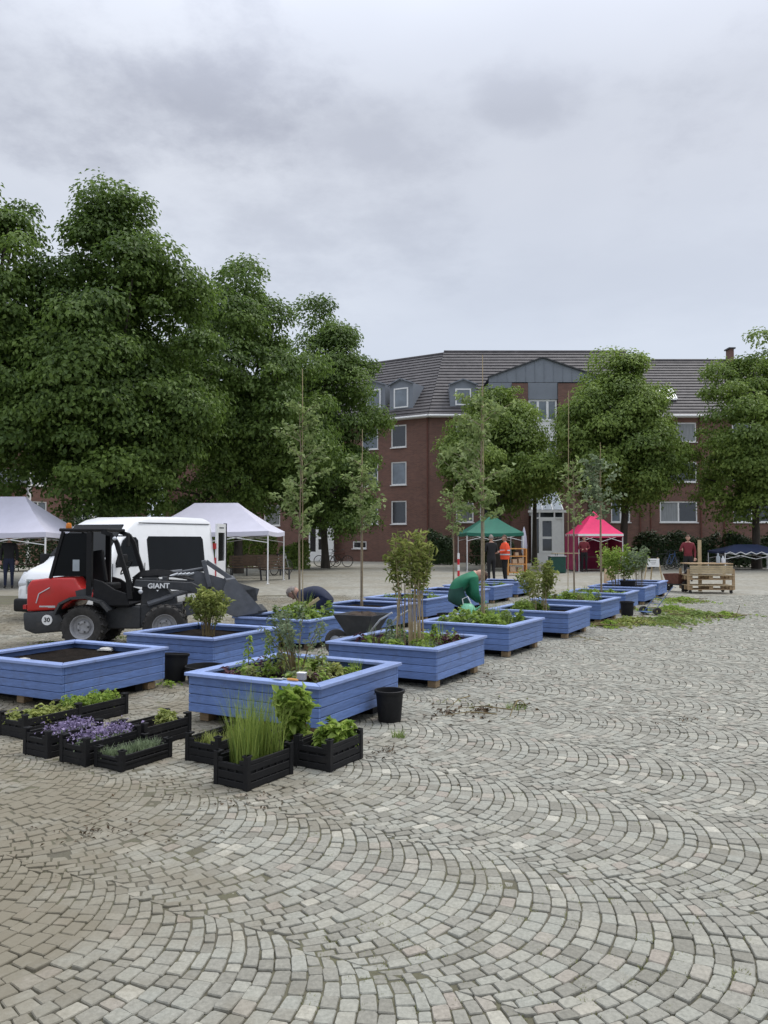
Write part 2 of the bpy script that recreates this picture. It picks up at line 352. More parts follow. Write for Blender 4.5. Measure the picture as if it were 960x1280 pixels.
def far_mat():
    m = bpy.data.materials.new('far_cobbles'); m.use_nodes = True; t = m.node_tree; b = t.nodes['Principled BSDF']
    geo = t.nodes.new('ShaderNodeNewGeometry')
    v = t.nodes.new('ShaderNodeTexVoronoi'); v.inputs['Scale'].default_value = 9.5; t.links.new(geo.outputs['Position'], v.inputs['Vector'])
    s = t.nodes.new('ShaderNodeSeparateColor'); t.links.new(v.outputs['Color'], s.inputs[0])
    cr = t.nodes.new('ShaderNodeValToRGB'); t.links.new(s.outputs[0], cr.inputs[0])
    cr.color_ramp.elements[0].color = (.19, .183, .152, 1); cr.color_ramp.elements[1].color = (.325, .314, .268, 1)
    n = t.nodes.new('ShaderNodeTexNoise'); n.inputs['Scale'].default_value = .35; n.inputs['Detail'].default_value = 9; n.inputs['Roughness'].default_value = .7
    t.links.new(geo.outputs['Position'], n.inputs['Vector'])
    dr = t.nodes.new('ShaderNodeMapRange'); dr.inputs['From Min'].default_value = .42; dr.inputs['From Max'].default_value = .66; dr.inputs['To Max'].default_value = .7
    t.links.new(n.outputs['Fac'], dr.inputs['Value'])
    mix = t.nodes.new('ShaderNodeMix'); mix.data_type = 'RGBA'; t.links.new(dr.outputs[0], mix.inputs['Factor'])
    t.links.new(cr.outputs[0], mix.inputs[6]); mix.inputs[7].default_value = (.19, .165, .115, 1)
    t.links.new(mix.outputs[2], b.inputs['Base Color']); b.inputs['Roughness'].default_value = .75
    return m
MT['far'] = far_mat()

# ------------------------------------------------------------------ leaves (numpy)
def unit(a): return a / np.maximum(np.linalg.norm(a, axis=1, keepdims=True), 1e-9)
def leaf_arrays(pos, nrm, size, g, aspect=.55, fold=.18, tint=None, head=None):
    n = len(pos); nrm = unit(nrm)
    h = g.normal(size=(n, 3)) if head is None else head + g.normal(size=(n, 3)) * .35
    h = unit(h - nrm * (h * nrm).sum(1, keepdims=True)); sd_ = np.cross(nrm, h)
    L = (size * g.uniform(.65, 1.35, n))[:, None]; w = L * aspect * g.uniform(.8, 1.2, n)[:, None]
    base = pos - h * L * .5; tip = pos + h * L * .5 - nrm * L * .12
    a = pos - sd_ * w * .5 + nrm * L * fold - h * L * .05; b = pos + sd_ * w * .5 + nrm * L * fold - h * L * .05
    V = np.stack([base, a, tip, b], 1).reshape(-1, 3)
    i = np.arange(n)[:, None] * 4
    F = np.concatenate([i + np.array([[0, 2, 1]]), i + np.array([[0, 3, 2]])], 1).reshape(-1, 3)
    t = g.uniform(0, 1, n) if tint is None else tint
    return V, F, np.repeat(t, 4)
def tri_mesh(name, parts, mat):
    V = np.concatenate([p[0] for p in parts]); T = np.concatenate([p[2] for p in parts]); Fs = []; o = 0
    for p in parts: Fs.append(p[1] + o); o += len(p[0])
    F = np.concatenate(Fs)
    me = bpy.data.meshes.new(name); me.vertices.add(len(V)); me.vertices.foreach_set('co', V.astype(np.float32).ravel())
    me.loops.add(F.size); me.loops.foreach_set('vertex_index', F.astype(np.int32).ravel())
    me.polygons.add(len(F)); me.polygons.foreach_set('loop_start', np.arange(0, F.size, 3, dtype=np.int32))
    try: me.polygons.foreach_set('loop_total', np.full(len(F), 3, dtype=np.int32))
    except Exception: pass
    at_ = me.attributes.new('tint', 'FLOAT', 'POINT'); at_.data.foreach_set('value', T.astype(np.float32))
    me.update(); me.validate()
    if mat: me.materials.append(mat)
    return me
def sphere_dirs(n, g): return unit(g.normal(size=(n, 3)))
def crown_arrays(c, rad, nclump, nleaf, lsize, g, top=.75, clr=(.6, 1.1), inner=.3, up=.5, lump=.26, aspect=.6, lowc=.5):
    """clumps of leaves over an uneven egg; 'top' < 1 narrows the crown upward"""
    rx, ry, rz_ = rad; parts = []
    rx, ry, rz_ = rx - .55 * clr[1], ry - .55 * clr[1], rz_ - .6 * clr[1]
    d = sphere_dirs(nclump, g); f = np.where(g.uniform(size=nclump) < inner, g.uniform(.25, .7, nclump), g.uniform(.8, 1.03, nclump))
    ph = g.uniform(0, 6.28, 6)
    az = np.arctan2(d[:, 1], d[:, 0])
    f = f * (1 + lump * np.sin(2 * az + ph[0] + 3 * d[:, 2]) * .6 + lump * np.sin(5 * d[:, 2] + ph[1] + az) * .6 + lump * .5 * np.sin(5 * az + ph[2]))
    sh = np.where(d[:, 2] > 0, 1 - (1 - top) * d[:, 2], 1 - .12 * d[:, 2] ** 2 * 0)
    zu, zd = rz_ * 2 * (1 - lowc), rz_ * 2 * lowc
    P = np.stack([d[:, 0] * rx * f * sh, d[:, 1] * ry * f * sh, np.where(d[:, 2] > 0, zu, zd) * d[:, 2] * f + (zd - rz_)], 1)
    for k in range(nclump):
        r_ = g.uniform(*clr); n = max(8, int(nleaf * (r_ / ((clr[0] + clr[1]) / 2)) ** 2))
        dd = sphere_dirs(n, g); dd[:, 2] = np.where(g.uniform(size=n) < .72, np.abs(dd[:, 2]), dd[:, 2] * .7) - .08
        od = unit(P[k:k + 1] / np.array([[rx, ry, rz_]]) + 1e-6)
        q = dd * (r_ * (g.uniform(.5, 1.0, n) + np.minimum(g.exponential(.10, n), .26))[:, None]) * np.array([1, 1, .84])
        pos = P[k] + q + np.array(c)
        nr = dd * .75 + od * .45 + np.array([0, 0, up]) + g.normal(size=(n, 3)) * .42
        hd = unit(dd + np.array([0, 0, -.55]))
        ti = np.clip(g.normal(.42, .2, n) + g.normal(0, .16), 0, 1)
        parts.append(leaf_arrays(pos, nr, lsize, g, aspect=aspect, tint=ti, head=hd))
    return parts, P + np.array(c)
def blades(c, n, r, h, g, w=.006, lean=.35, seg=4):
    parts = []
    a = g.uniform(0, 6.28, n); rr = r * np.sqrt(g.uniform(0, 1, n)); hh = h * g.uniform(.45, 1.05, n)
    base = np.stack([np.cos(a) * rr, np.sin(a) * rr, 0 * a], 1) + np.array(c)
    la = a + g.normal(0, .9, n); ld = np.stack([np.cos(la), np.sin(la), 0 * la], 1); ln = lean * g.uniform(.1, 1.1, n)
    sdv = np.stack([-np.sin(la + g.normal(0, .8, n)), np.cos(la), 0 * la], 1)
    V = []
    for s_ in range(seg + 1):
        t = s_ / seg; ctr = base + ld * (hh * ln * t * t)[:, None] + np.array([0, 0, 1.]) * (hh * (t - .25 * ln * t * t))[:, None]
        ww = w * (1 - t * .92); V += [ctr - sdv * ww, ctr + sdv * ww]
    V = np.stack(V, 1); m = 2 * (seg + 1); V = V.reshape(-1, 3); i = np.arange(n)[:, None] * m; F = []
    for s_ in range(seg):
        o = 2 * s_; F += [i + np.array([[o, o + 1, o + 3]]), i + np.array([[o, o + 3, o + 2]])]
    return V, np.concatenate(F, 0), np.repeat(g.uniform(0, 1, n), m)
def herb_arrays(c, h, r, n, size, g, aspect=.5):
    """a leafy tuft: leaves on an upright dome"""
    d = sphere_dirs(n, g); d[:, 2] = np.abs(d[:, 2])
    pos = d * np.array([r, r, h]) * (g.uniform(.3, 1, n) ** .6)[:, None] + np.array(c)
    return leaf_arrays(pos, d * .5 + np.array([0, 0, .8]) + g.normal(size=(n, 3)) * .4, size, g, aspect=aspect, head=d + np.array([0, 0, .2]))

# ------------------------------------------------------------------ ground and cobbles
AX = Vector((math.cos(R(-29)), math.sin(R(-29)), 0)); LAT = Vector((-AX.y, AX.x, 0))   # arc axis, across
ground = MB().add([(-400, -60, -.024), (400, -60, -.024), (400, 900, -.024), (-400, 900, -.024)], [(0, 1, 2, 3)]).build('ground', MT['joint'])
tag(ground, kind='structure')
TZ = [(-2.4, 1.3), (2.4, 1.3), (14.2, 23.0), (-14.2, 23.0)]
pv = MB(); o_ = [(-400, -60), (400, -60), (400, 900), (-400, 900)]
q_ = [(x, y, -.006) for x, y in o_] + [(x, y, -.006) for x, y in ((-2.2, 1.5), (2.2, 1.5), (13.9, 22.75), (-13.9, 22.75))]
pv.add(q_, [(0, 1, 5, 4), (1, 2, 6, 5), (2, 3, 7, 6), (3, 0, 4, 7)])
tag(pv.build('far_pavement', MT['far']), kind='structure')
def in_tz(p):
    if not (1.3 < p[1] < 23.0): return False
    w = 2.4 + (p[1] - 1.3) * (11.8 / 21.7); return abs(p[0]) < w
def make_cobbles():
    CW, rad, pitch = 1.2, .80, .0735
    amax = math.asin((CW / 2 + .06) / rad); stones = []
    wob = lambda b_, s_: .034 * math.sin(7.3 * s_ + 2.1 * b_) + .021 * math.sin(19.7 * s_ + 4.4 * b_)   # uneven meeting line of two columns
    pb = gp(628, 1072)                                   # a measured meeting line of two arc columns
    l0 = pb.x * LAT.x + pb.y * LAT.y
    rr = random.Random(3)
    for k in range(-16, 22):
        lc = l0 + (k + .5) * CW; ofs = rr.uniform(-.02, .02); jit = [rr.uniform(-.009, .009) for _ in range(700)]
        for j in range(-250, 380):
            s0 = j * pitch + ofs + jit[j + 260]
            ctr = AX * (s0 + rad * .8) + LAT * lc
            if not in_tz((ctr.x, ctr.y)) and not in_tz((ctr.x + 1, ctr.y)) and not in_tz((ctr.x - 1, ctr.y)): continue
            n = rr.choice((18, 19, 19, 20)); an = [-amax + 2 * amax * (i + (rr.uniform(-.2, .2) if 0 < i < n else 0)) / n for i in range(n + 1)]
            pj = pitch + jit[j + 261] - jit[j + 260]
            def P(a, outer):
                if not outer: return (s0 + rad * math.cos(a), rad * math.sin(a))
                lam = pj * math.cos(a) + math.sqrt(rad * rad - (pj * math.sin(a)) ** 2)
                x, y = lam * math.cos(a), lam * math.sin(a)
                return (s0 + x, y)
            for i in range(n):
                qd = [P(an[i], 0), P(an[i], 1), P(an[i + 1], 1), P(an[i + 1], 0)]
                sm_ = sum(q[0] for q in qd) / 4
                for sg in (-1, 1):                               # cut at the seam with the next column
                    o2 = []; lim = CW / 2 + sg * wob(k + (sg + 1) // 2, sm_)
                    for q in range(len(qd)):
                        (xa, ya), (xb, yb) = qd[q], qd[(q + 1) % len(qd)]; ia, ib = sg * ya <= lim, sg * yb <= lim
                        if ia: o2.append((xa, ya))
                        if ia != ib: u = (sg * lim - ya) / (yb - ya); o2.append((xa + (xb - xa) * u, ya + (yb - ya) * u))
                    qd = o2
                if len(qd) < 3: continue
                pts = [AX * a + LAT * (lc + b) for a, b in qd]
                cx = sum(p.x for p in pts) / len(pts); cy = sum(p.y for p in pts) / len(pts)
                if in_tz((cx, cy)):
                    pts = [p + Vector((rr.gauss(0, .0022), rr.gauss(0, .0022), 0)) for p in pts]; stones.append((cx, cy, pts))
    def parea(p): return abs(sum(p[q - 1].x * p[q].y - p[q].x * p[q - 1].y for q in range(len(p)))) / 2
    def stone_geo(st, near):
        cx, cy, pts = st; h0 = rr.gauss(0, .0022); tx, ty = rr.gauss(0, .022), rr.gauss(0, .022)
        jw = rr.uniform(.0012, .0034)
        # shrink towards the centre, jittered corners
        P4 = []
        for p in pts:
            dx, dy = p.x - cx, p.y - cy; L = math.hypot(dx, dy) + 1e-6; k = max(.4, 1 - (jw * 1.35 + rr.uniform(0, .0025)) / L)
            P4.append((dx * k, dy * k))
        ring = []
        if near:
            for i in range(len(P4)):
                a, b, c_ = P4[i - 1], P4[i], P4[(i + 1) % len(P4)]; t = rr.uniform(.04, .12)
                ring += [(b[0] + (a[0] - b[0]) * t, b[1] + (a[1] - b[1]) * t), (b[0] + (c_[0] - b[0]) * t, b[1] + (c_[1] - b[1]) * t)]
        else: ring = P4
        m = len(ring); hz_ = lambda x, y: h0 + tx * x + ty * y
        V = [(cx + x, cy + y, -.026) for x, y in ring] + [(cx + x, cy + y, hz_(x, y) - .0042) for x, y in ring]
        F = [(i, (i + 1) % m, m + (i + 1) % m, m + i) for i in range(m)]
        kk = .93
        V += [(cx + x * kk, cy + y * kk, hz_(x, y)) for x, y in ring]
        F += [(m + i, m + (i + 1) % m, 2 * m + (i + 1) % m, 2 * m + i) for i in range(m)]
        if near:
            V.append((cx, cy, h0 + .0012)); F += [(2 * m + i, 2 * m + (i + 1) % m, 3 * m) for i in range(m)]
        else: F.append(tuple(2 * m + i for i in range(m)))
        # orientation check (counter-clockwise seen from above)
        ar = sum(ring[i][0] * ring[(i + 1) % m][1] - ring[(i + 1) % m][0] * ring[i][1] for i in range(m))
        if ar < 0: F = [tuple(reversed(f)) for f in F]
        return V, F
    def score(st):
        cx, cy, pts = st; c, s = math.cos(PITCH), math.sin(PITCH)
        dep = cy * c - CAMH * s; up = -cy * s - CAMH * c
        u, v = 480 + FPX * cx / dep, 640 - FPX * up / dep
        a = parea(pts)
        return a / cy ** 3 if (5 < u < 955 and v < 1275) else 0
    sc_ = [score(s) for s in stones]; top = set(sorted(range(len(stones)), key=lambda i: -sc_[i])[:300])
    V, F, T = [], [], []
    for i, st in enumerate(stones):
        a = parea(st[2])
        if a < .0006: continue
        tn = rr.random()
        if i in top:
            v, f = stone_geo((0, 0, [p - Vector((st[0], st[1], 0)) for p in st[2]]), True)
            me = bpy.data.meshes.new('cobble'); me.from_pydata(v, [], f); me.materials.append(MT['cobble'])
            at_ = me.attributes.new('tint', 'FLOAT', 'POINT'); at_.data.foreach_set('value', [tn] * len(v))
            ob = link('cobble', me, ground, (st[0], st[1], 0))
        else:
            v, f = stone_geo(st, st[1] < 6.5); o = len(V); V += v; T += [tn] * len(v); F += [tuple(x + o for x in ff) for ff in f]
    me = bpy.data.meshes.new('cobble_field'); me.from_pydata(V, [], F); me.materials.append(MT['cobble'])
    at_ = me.attributes.new('tint', 'FLOAT', 'POINT'); at_.data.foreach_set('value', T)
    ob = link('cobble_field', me, ground); ob['kind'] = 'stuff'
make_cobbles()
def joint_sand():
    """sand in the joints, washed low where the stones stand proud and trodden up where soil was spilt"""
    from mathutils import noise as mn
    nx, ny = 150, 220; V = []
    for j in range(ny + 1):
        v = (j / ny) ** 1.6; y = 1.3 + 21.7 * v; w = 2.4 + (y - 1.3) * (11.8 / 21.7)
        for i in range(nx + 1):
            x = w * (2 * i / nx - 1)
            d = .5 + .55 * mn.fractal(Vector((x * .55, y * .55, 3.3)), .9, 2.1, 4) + max(-.18, min(.22, (.4 - x) * .09))
            d = max(0, min(1, (d - .36) / .42)); V.append((x, y, -.0120 + .0075 * d + .0015 * mn.noise(Vector((x * 9, y * 9, 0)))))
    F = [(j * (nx + 1) + i, j * (nx + 1) + i + 1, (j + 1) * (nx + 1) + i + 1, (j + 1) * (nx + 1) + i) for j in range(ny) for i in range(nx)]
    me = bpy.data.meshes.new('joint_sand'); me.from_pydata(V, [], F); me.materials.append(MT['joint']); me.shade_smooth()
    o = link('joint_sand', me, ground); o['kind'] = 'stuff'
joint_sand()

# ------------------------------------------------------------------ buildings
def along(P0, d, px):                   # distance along a facade seen at a pixel column
    k = (px - 480) / FPX
    return (k * P0.y - P0.x) / (d.x - k * d.y)
def wall(L, Hh, ops, depth=.16, x_start=0, back=9.0, z0=0):
    b = MB(); xs = sorted({x_start, L, *[o[0] for o in ops], *[o[1] for o in ops]}); zs = sorted({z0, Hh, *[o[2] for o in ops], *[o[3] for o in ops]})
    for i in range(len(xs) - 1):
        for j in range(len(zs) - 1):
            cx, cz = (xs[i] + xs[i + 1]) / 2, (zs[j] + zs[j + 1]) / 2
            if any(o[0] < cx < o[1] and o[2] < cz < o[3] for o in ops): continue
            b.quad((xs[i], 0, zs[j]), (xs[i + 1], 0, zs[j]), (xs[i + 1], 0, zs[j + 1]), (xs[i], 0, zs[j + 1]))
    for x0, x1, a, c in ops:
        b.quad((x0, 0, a), (x0, depth, a), (x0, depth, c), (x0, 0, c)); b.quad((x1, 0, a), (x1, 0, c), (x1, depth, c), (x1, depth, a))
        b.quad((x0, 0, a), (x1, 0, a), (x1, depth, a), (x0, depth, a)); b.quad((x0, 0, c), (x0, depth, c), (x1, depth, c), (x1, 0, c))
    b.quad((x_start, 0, z0), (x_start, 0, Hh), (x_start, back, Hh), (x_start, back, z0)); b.quad((L, 0, z0), (L, back, z0), (L, back, Hh), (L, 0, Hh))
    b.quad((x_start, back, z0), (x_start, back, Hh), (L, back, Hh), (L, back, z0))
    return b
def window(parent, x0, x1, z0, z1, n=1, y=.07, glass='glass', sill=True, fw=.085, transom=None):
    f = MB(); t = .07
    f.box(((x0 + x1) / 2, y, z1 - fw / 2), (x1 - x0, t, fw)); f.box(((x0 + x1) / 2, y, z0 + fw / 2), (x1 - x0, t, fw))
    f.box((x0 + fw / 2, y, (z0 + z1) / 2), (fw, t, z1 - z0 - 2 * fw)); f.box((x1 - fw / 2, y, (z0 + z1) / 2), (fw, t, z1 - z0 - 2 * fw))
    for i in range(1, n): f.box((x0 + (x1 - x0) * i / n, y, (z0 + z1) / 2), (fw * 1.25, t, z1 - z0 - 2 * fw))
    if transom: f.box(((x0 + x1) / 2, y - .004, transom), (x1 - x0 - 2 * fw, t, fw))
    w = f.build('window', MT['white_plain'], parent)
    for i in range(n):
        a, b = x0 + (x1 - x0) * i / n, x0 + (x1 - x0) * (i + 1) / n
        g_ = glass if isinstance(glass, str) else random.choice(glass)
        MB().box(((a + b) / 2, y + .012, (z0 + z1) / 2), (b - a - fw, .02, z1 - z0 - fw)).build('pane', MT[g_], w)
    if sill: MB().box(((x0 + x1) / 2, y - .06, z0 - .03), (x1 - x0 + .12, .2, .055)).build('sill', MT['white_plain'], w)
    return w
def roof(parent, xe0, xe1, xr0, xr1, ze, zr, D, oh=.38, pitch=.36, extra_back=True):
    b = MB(); Ls = math.hypot(D + oh, zr - ze); n = int(Ls / pitch)
    for i in range(n):
        t0, t1 = i / n, (i + 1) / n
        def pt(t, right, lift): 
            x = (xe1 + (xr1 - xe1) * t) if right else (xe0 + (xr0 - xe0) * t)
            return (x, -oh + (D + oh) * t - lift * .6, ze + (zr - ze) * t + lift)
        b.quad(pt(t0, 0, .06), pt(t0, 1, .06), pt(t1, 1, 0.008), pt(t1, 0, 0.008))
        b.quad(pt(t0, 0, 0.008), pt(t0, 1, 0.008), pt(t0, 1, .06), pt(t0, 0, .06))
    b.quad((xr0, D, zr), (xr1, D, zr), (xr1 + (xe1 - xr1) , 2 * D, ze), (xr0 + (xe0 - xr0), 2 * D, ze))
    r_ = b.build('roof', MT['tile'], parent)
    MB().tube([(xr0, D, zr + .03), (xr1, D, zr + .03)], .11, 6).build('ridge_cap', MT['tile'], r_)
    gt = MB().tube([(xe0, -oh - .06, ze - .02), (xe1, -oh - .06, ze - .02)], .075, 6); gt.box(((xe0 + xe1) / 2, -oh / 2, ze - .09), (xe1 - xe0 - .02, oh, .05))
    gt.build('gutter', MT['white_plain'], parent); return r_
def dormer(parent, x0, x1, z0, z1, ze, zr, D, oh=.38):
    slope = (D + oh) / (zr - ze); ry = lambda z: -oh + (z - ze) * slope
    a, b, zb, zt = x0 - .38, x1 + .38, z0 - .16, z1 + .28; yf = ry(zb) + .04; m = MB(); c = (a + b) / 2
    top = zt + .34
    m.add([(a, yf, zb), (b, yf, zb), (b, yf, zt), (c, yf, top), (a, yf, zt), (a, ry(zt) + .3, zt), (b, ry(zt) + .3, zt), (c, ry(top) + .3, top), (a, yf + .2, zb), (b, yf + .2, zb)],
          [(0, 1, 2, 3, 4), (0, 4, 5, 8), (1, 9, 6, 2), (4, 3, 7, 5), (3, 2, 6, 7)])
    d_ = m.build('dormer', MT['zinc'], parent)
    e_ = MB(); e_.bar((a - .12, yf - .09, zt - .03), (c, yf - .09, top + .06), .2, .07); e_.bar((c, yf - .09, top + .06), (b + .12, yf - .09, zt - .03), .2, .07)
    e_.build('verge', MT['zinc'], d_)
    f = MB(); y = yf - .03; fw = .1
    f.box((c, y, z1 - fw / 2), (x1 - x0, .06, fw)); f.box((c, y, z0 + fw / 2), (x1 - x0, .06, fw))
    f.box((x0 + fw / 2, y, (z0 + z1) / 2), (fw, .06, z1 - z0 - 2 * fw)); f.box((x1 - fw / 2, y, (z0 + z1) / 2), (fw, .06, z1 - z0 - 2 * fw))
    f.build('window_frame', MT['white_plain'], d_)
    MB().box((c, y + .008, (z0 + z1) / 2), (x1 - x0 - fw, .02, z1 - z0 - fw)).build('pane', MT['glass_pale'], d_)
def downpipe(parent, x, zt, y=-.1): MB().tube([(x, y, 0), (x, y, zt)], .05, 6).build('downpipe', MT['rust'], parent)
def porch(parent, x0, x1, zd, zs, zt, door=(.3, .7), yd=1.3):
    """white framed glazed entrance: lean-to glass roof over a glazed front with a door"""
    yf = -yd; f = MB(); s = .1; c = (x0 + x1) / 2
    for x in (x0, x1): f.box((x, yf, zs / 2), (s, s, zs))
    for k in door: f.box((x0 + (x1 - x0) * k, yf, zs / 2), (s, s * .9, zs))
    f.box((c, yf, zs), (x1 - x0 + .5, s * 1.6, .16)); f.box((c, yf, zd), (x1 - x0, s * .8, .1)); f.box((c, yf, .35), (x1 - x0, s * .7, .7))
    f.box((c, -.06, zt), (x1 - x0 - .5, .1, .14))
    for k in range(4):
        u = k / 3; f.bar((x0 + (x1 - x0) * u, yf, zs + .1), (x0 + .25 + (x1 - x0 - .5) * u, -.06, zt), .08)
    for x in (x0, x1): f.box((x, yf / 2, zs), (s, yd, s))
    p = f.build('entrance_porch', MT['white_plain'], parent)
    for k in range(3):
        a0, a1 = k / 3 + .02, (k + 1) / 3 - .02
        b = MB(); lo = lambda u: (x0 + (x1 - x0) * u, yf, zs + .12); hi = lambda u: (x0 + .25 + (x1 - x0 - .5) * u, -.06, zt)
        b.quad(lo(a0), lo(a1), hi(a1), hi(a0)); b.build('roof_pane', MT['glass_roof'], p)
    ed = [0, *door, 1]
    for i in range(3):
        a, b = x0 + (x1 - x0) * ed[i] + .05, x0 + (x1 - x0) * ed[i + 1] - .05
        MB().box(((a + b) / 2, yf, (zd + zs) / 2), (b - a, .02, zs - zd - .1)).build('pane', MT['glass'], p)
        if i == 1:
            d_ = MB(); 
            for zz_ in (.78, 1.75, zd - .12): d_.box(((a + b) / 2, yf - .02, zz_), (b - a, .06, .16))
            for xx_ in (a + .07, b - .07): d_.box((xx_, yf - .023, (zd + .7) / 2), (.14, .06, zd - .7))
            d_.build('door', MT['white_plain'], p)
        MB().box(((a + b) / 2, yf + .01, (zd + .7) / 2), (b - a, .02, zd - .7)).build('pane', MT['glass'] if i != 2 else MT['white_plain'], p)
    return p
CORNER = at(537, 675, 56.0); CORNER.z = 0
dA = Vector((-math.cos(R(32)), math.sin(R(32)), 0)); LA = 27.0; A0 = CORNER + dA * LA
zc_ = lambda py, Y: CAMH + (675 - py) * Y / FPX
ZE, ZRB = 10.45, 16.1
# --- wing running away to the left
TA = thing('apartment_building', 'brick apartment wing angling back to the left, two zinc dormers in its tiled roof', 'building', A0, R(-32))
uA = -dA
def axp(px): return along(A0, uA, px)
opsA, winsA = [], []
lev = [(2.75, 4.45), (5.6, 7.3), (8.35, 10.0)]
for pa, pb_ in ((489, 508), (452, 472.5), (330, 350)):
    x0, x1 = axp(pa), axp(pb_)
    for z0, z1 in lev: opsA.append((x0, x1, z0, z1)); winsA.append((x0, x1, z0, z1, 1))
bx0, bx1 = axp(441), axp(458); opsA.append((bx0, bx1, .95, 1.5)); 
wall(LA, ZE, opsA).build('wall', MT['brick'], TA)
for w in winsA: window(TA, *w, glass=['glass_pale', 'glass', 'glass_curtain'])
window(TA, bx0, bx1, .95, 1.5, 1)
hip = 5.0 * math.tan(R(16))
roof(TA, -1, LA + .1, -1 + 0, LA - hip, ZE, ZRB, 5.0)
for pa, pb_, ta, tb in ((490, 508, 488.5, 512), (454, 472, 490, 513)):
    x0, x1 = axp(pa), axp(pb_); Yv = (A0 + uA * x0).y; dormer(TA, x0, x1, zc_(tb, Yv) + .15, zc_(ta, Yv) + .25, ZE, ZRB, 5.0)
porch(TA, axp(396), axp(425), 3.3, 3.75, 4.9, yd=.9)
downpipe(TA, LA - .12, ZE)
# --- middle section with the zinc gable
XB1 = (812 - 480) / FPX * 56
TB = thing('apartment_building', 'brick apartment block with a grey zinc gable over a white glazed entrance', 'building', CORNER, 0)
bx = lambda px, Y=56: (px - 480) / FPX * Y - CORNER.x
opsB, winsB = [], []
for pa, pb_, n in ((570, 592, 1), (600, 622, 1), (764, 788, 2)):
    for z0, z1 in ((2.85, 4.35), (5.72, 7.2), (8.6, 9.9)): opsB.append((bx(pa), bx(pb_), z0, z1)); winsB.append((bx(pa), bx(pb_), z0, z1, n))
wall(bx(812), ZE, opsB).build('wall', MT['brick'], TB)
for w in winsB: window(TB, *w, glass=['glass', 'glass_pale', 'glass_curtain'])
roof(TB, -.1, bx(812), hip, bx(812), ZE, 16.25, 5.0)
dormer(TB, bx(570), bx(590), zc_(507, 56.6), zc_(486, 56.6), ZE, 16.25, 5.0)
YB = 55.0; b5 = lambda px: (px - 480) / FPX * YB - CORNER.x
pier = MB()
for a, c, zt in ((641, 661, zc_(478, YB)), (699, 734, zc_(478, YB))): pier.box(((b5(a) + b5(c)) / 2, .5, zt / 2), (b5(c) - b5(a), 3.0, zt))
pier.build('brick_pier', MT['brick'], TB)
gx0, gx1, gz, gl = b5(612), b5(752), zc_(446, YB), zc_(470, YB); gc = b5(680)
gm = MB(); zlow = zc_(478.5, YB)
gm.add([(gx0, -.92, gl), (gc, -.92, gz), (gx1, -.92, gl), (b5(752), -.92, zlow + .12), (b5(612), -.92, zlow + .12)], [(0, 1, 2, 3, 4)])
gm.add([(gx0, -.9, gl), (gc, -.9, gz), (gx1, -.9, gl), (gx0, 4.4, gl), (gc, 4.4, gz), (gx1, 4.4, gl)], [(0, 1, 4, 3), (1, 2, 5, 4)])
gm.box(((b5(661.5) + b5(698.5)) / 2, -.80, (zlow + .1 + zc_(498, YB)) / 2), (b5(698.5) - b5(661.5), .2, zlow + .1 - zc_(498, YB)))
for a, c in ((612, 641), (734, 752)): gm.box(((b5(a) + b5(c)) / 2, 2.0, zlow - .1), (b5(c) - b5(a), 5.8, .4))
gb = gm.build('gable', MT['zinc'], TB)
vg = MB(); vg.bar((gx0 - .1, -.95, gl - .02), (gc, -.95, gz + .05), .2, .09); vg.bar((gc, -.95, gz + .05), (gx1 + .1, -.95, gl - .02), .2, .09); vg.build('verge', MT['dark_metal'], gb)
sm = MB()
for i in range(1, 12):
    x = gx0 + (gx1 - gx0) * i / 12; zt = gl + (gz - gl) * (1 - abs(x - gc) / max(gc - gx0, gx1 - gc)) - .05
    sm.box((x, -.935, (zt + zlow + .14) / 2), (.03, .03, zt - zlow - .14))
sm.build('standing_seam', MT['zinc'], gb)
x0, x1 = b5(662), b5(698)
for zt, zb, nm in ((498, 525, 'w'), (548, 575, 'w'), (597, 622, 'w')):
    window(TB, x0, x1, zc_(zb, YB), zc_(zt, YB), 3, y=-.78, glass='glass_pale', sill=False, fw=.13)
    MB().box(((x0 + x1) / 2, -.74, (zc_(zb, YB) + zc_(zb + 23, YB)) / 2), (x1 - x0, .06, zc_(zb, YB) - zc_(zb + 23, YB) - .004)).build('spandrel_panel', MT['white_plain'], TB)
pc = porch(TB, b5(661), b5(699), 3.1, 3.55, 5.3, door=(.24, .72), yd=1.6); pc.location = (0, -.6, 0)
for px in (736.5, 800): downpipe(TB, bx(px), ZE)
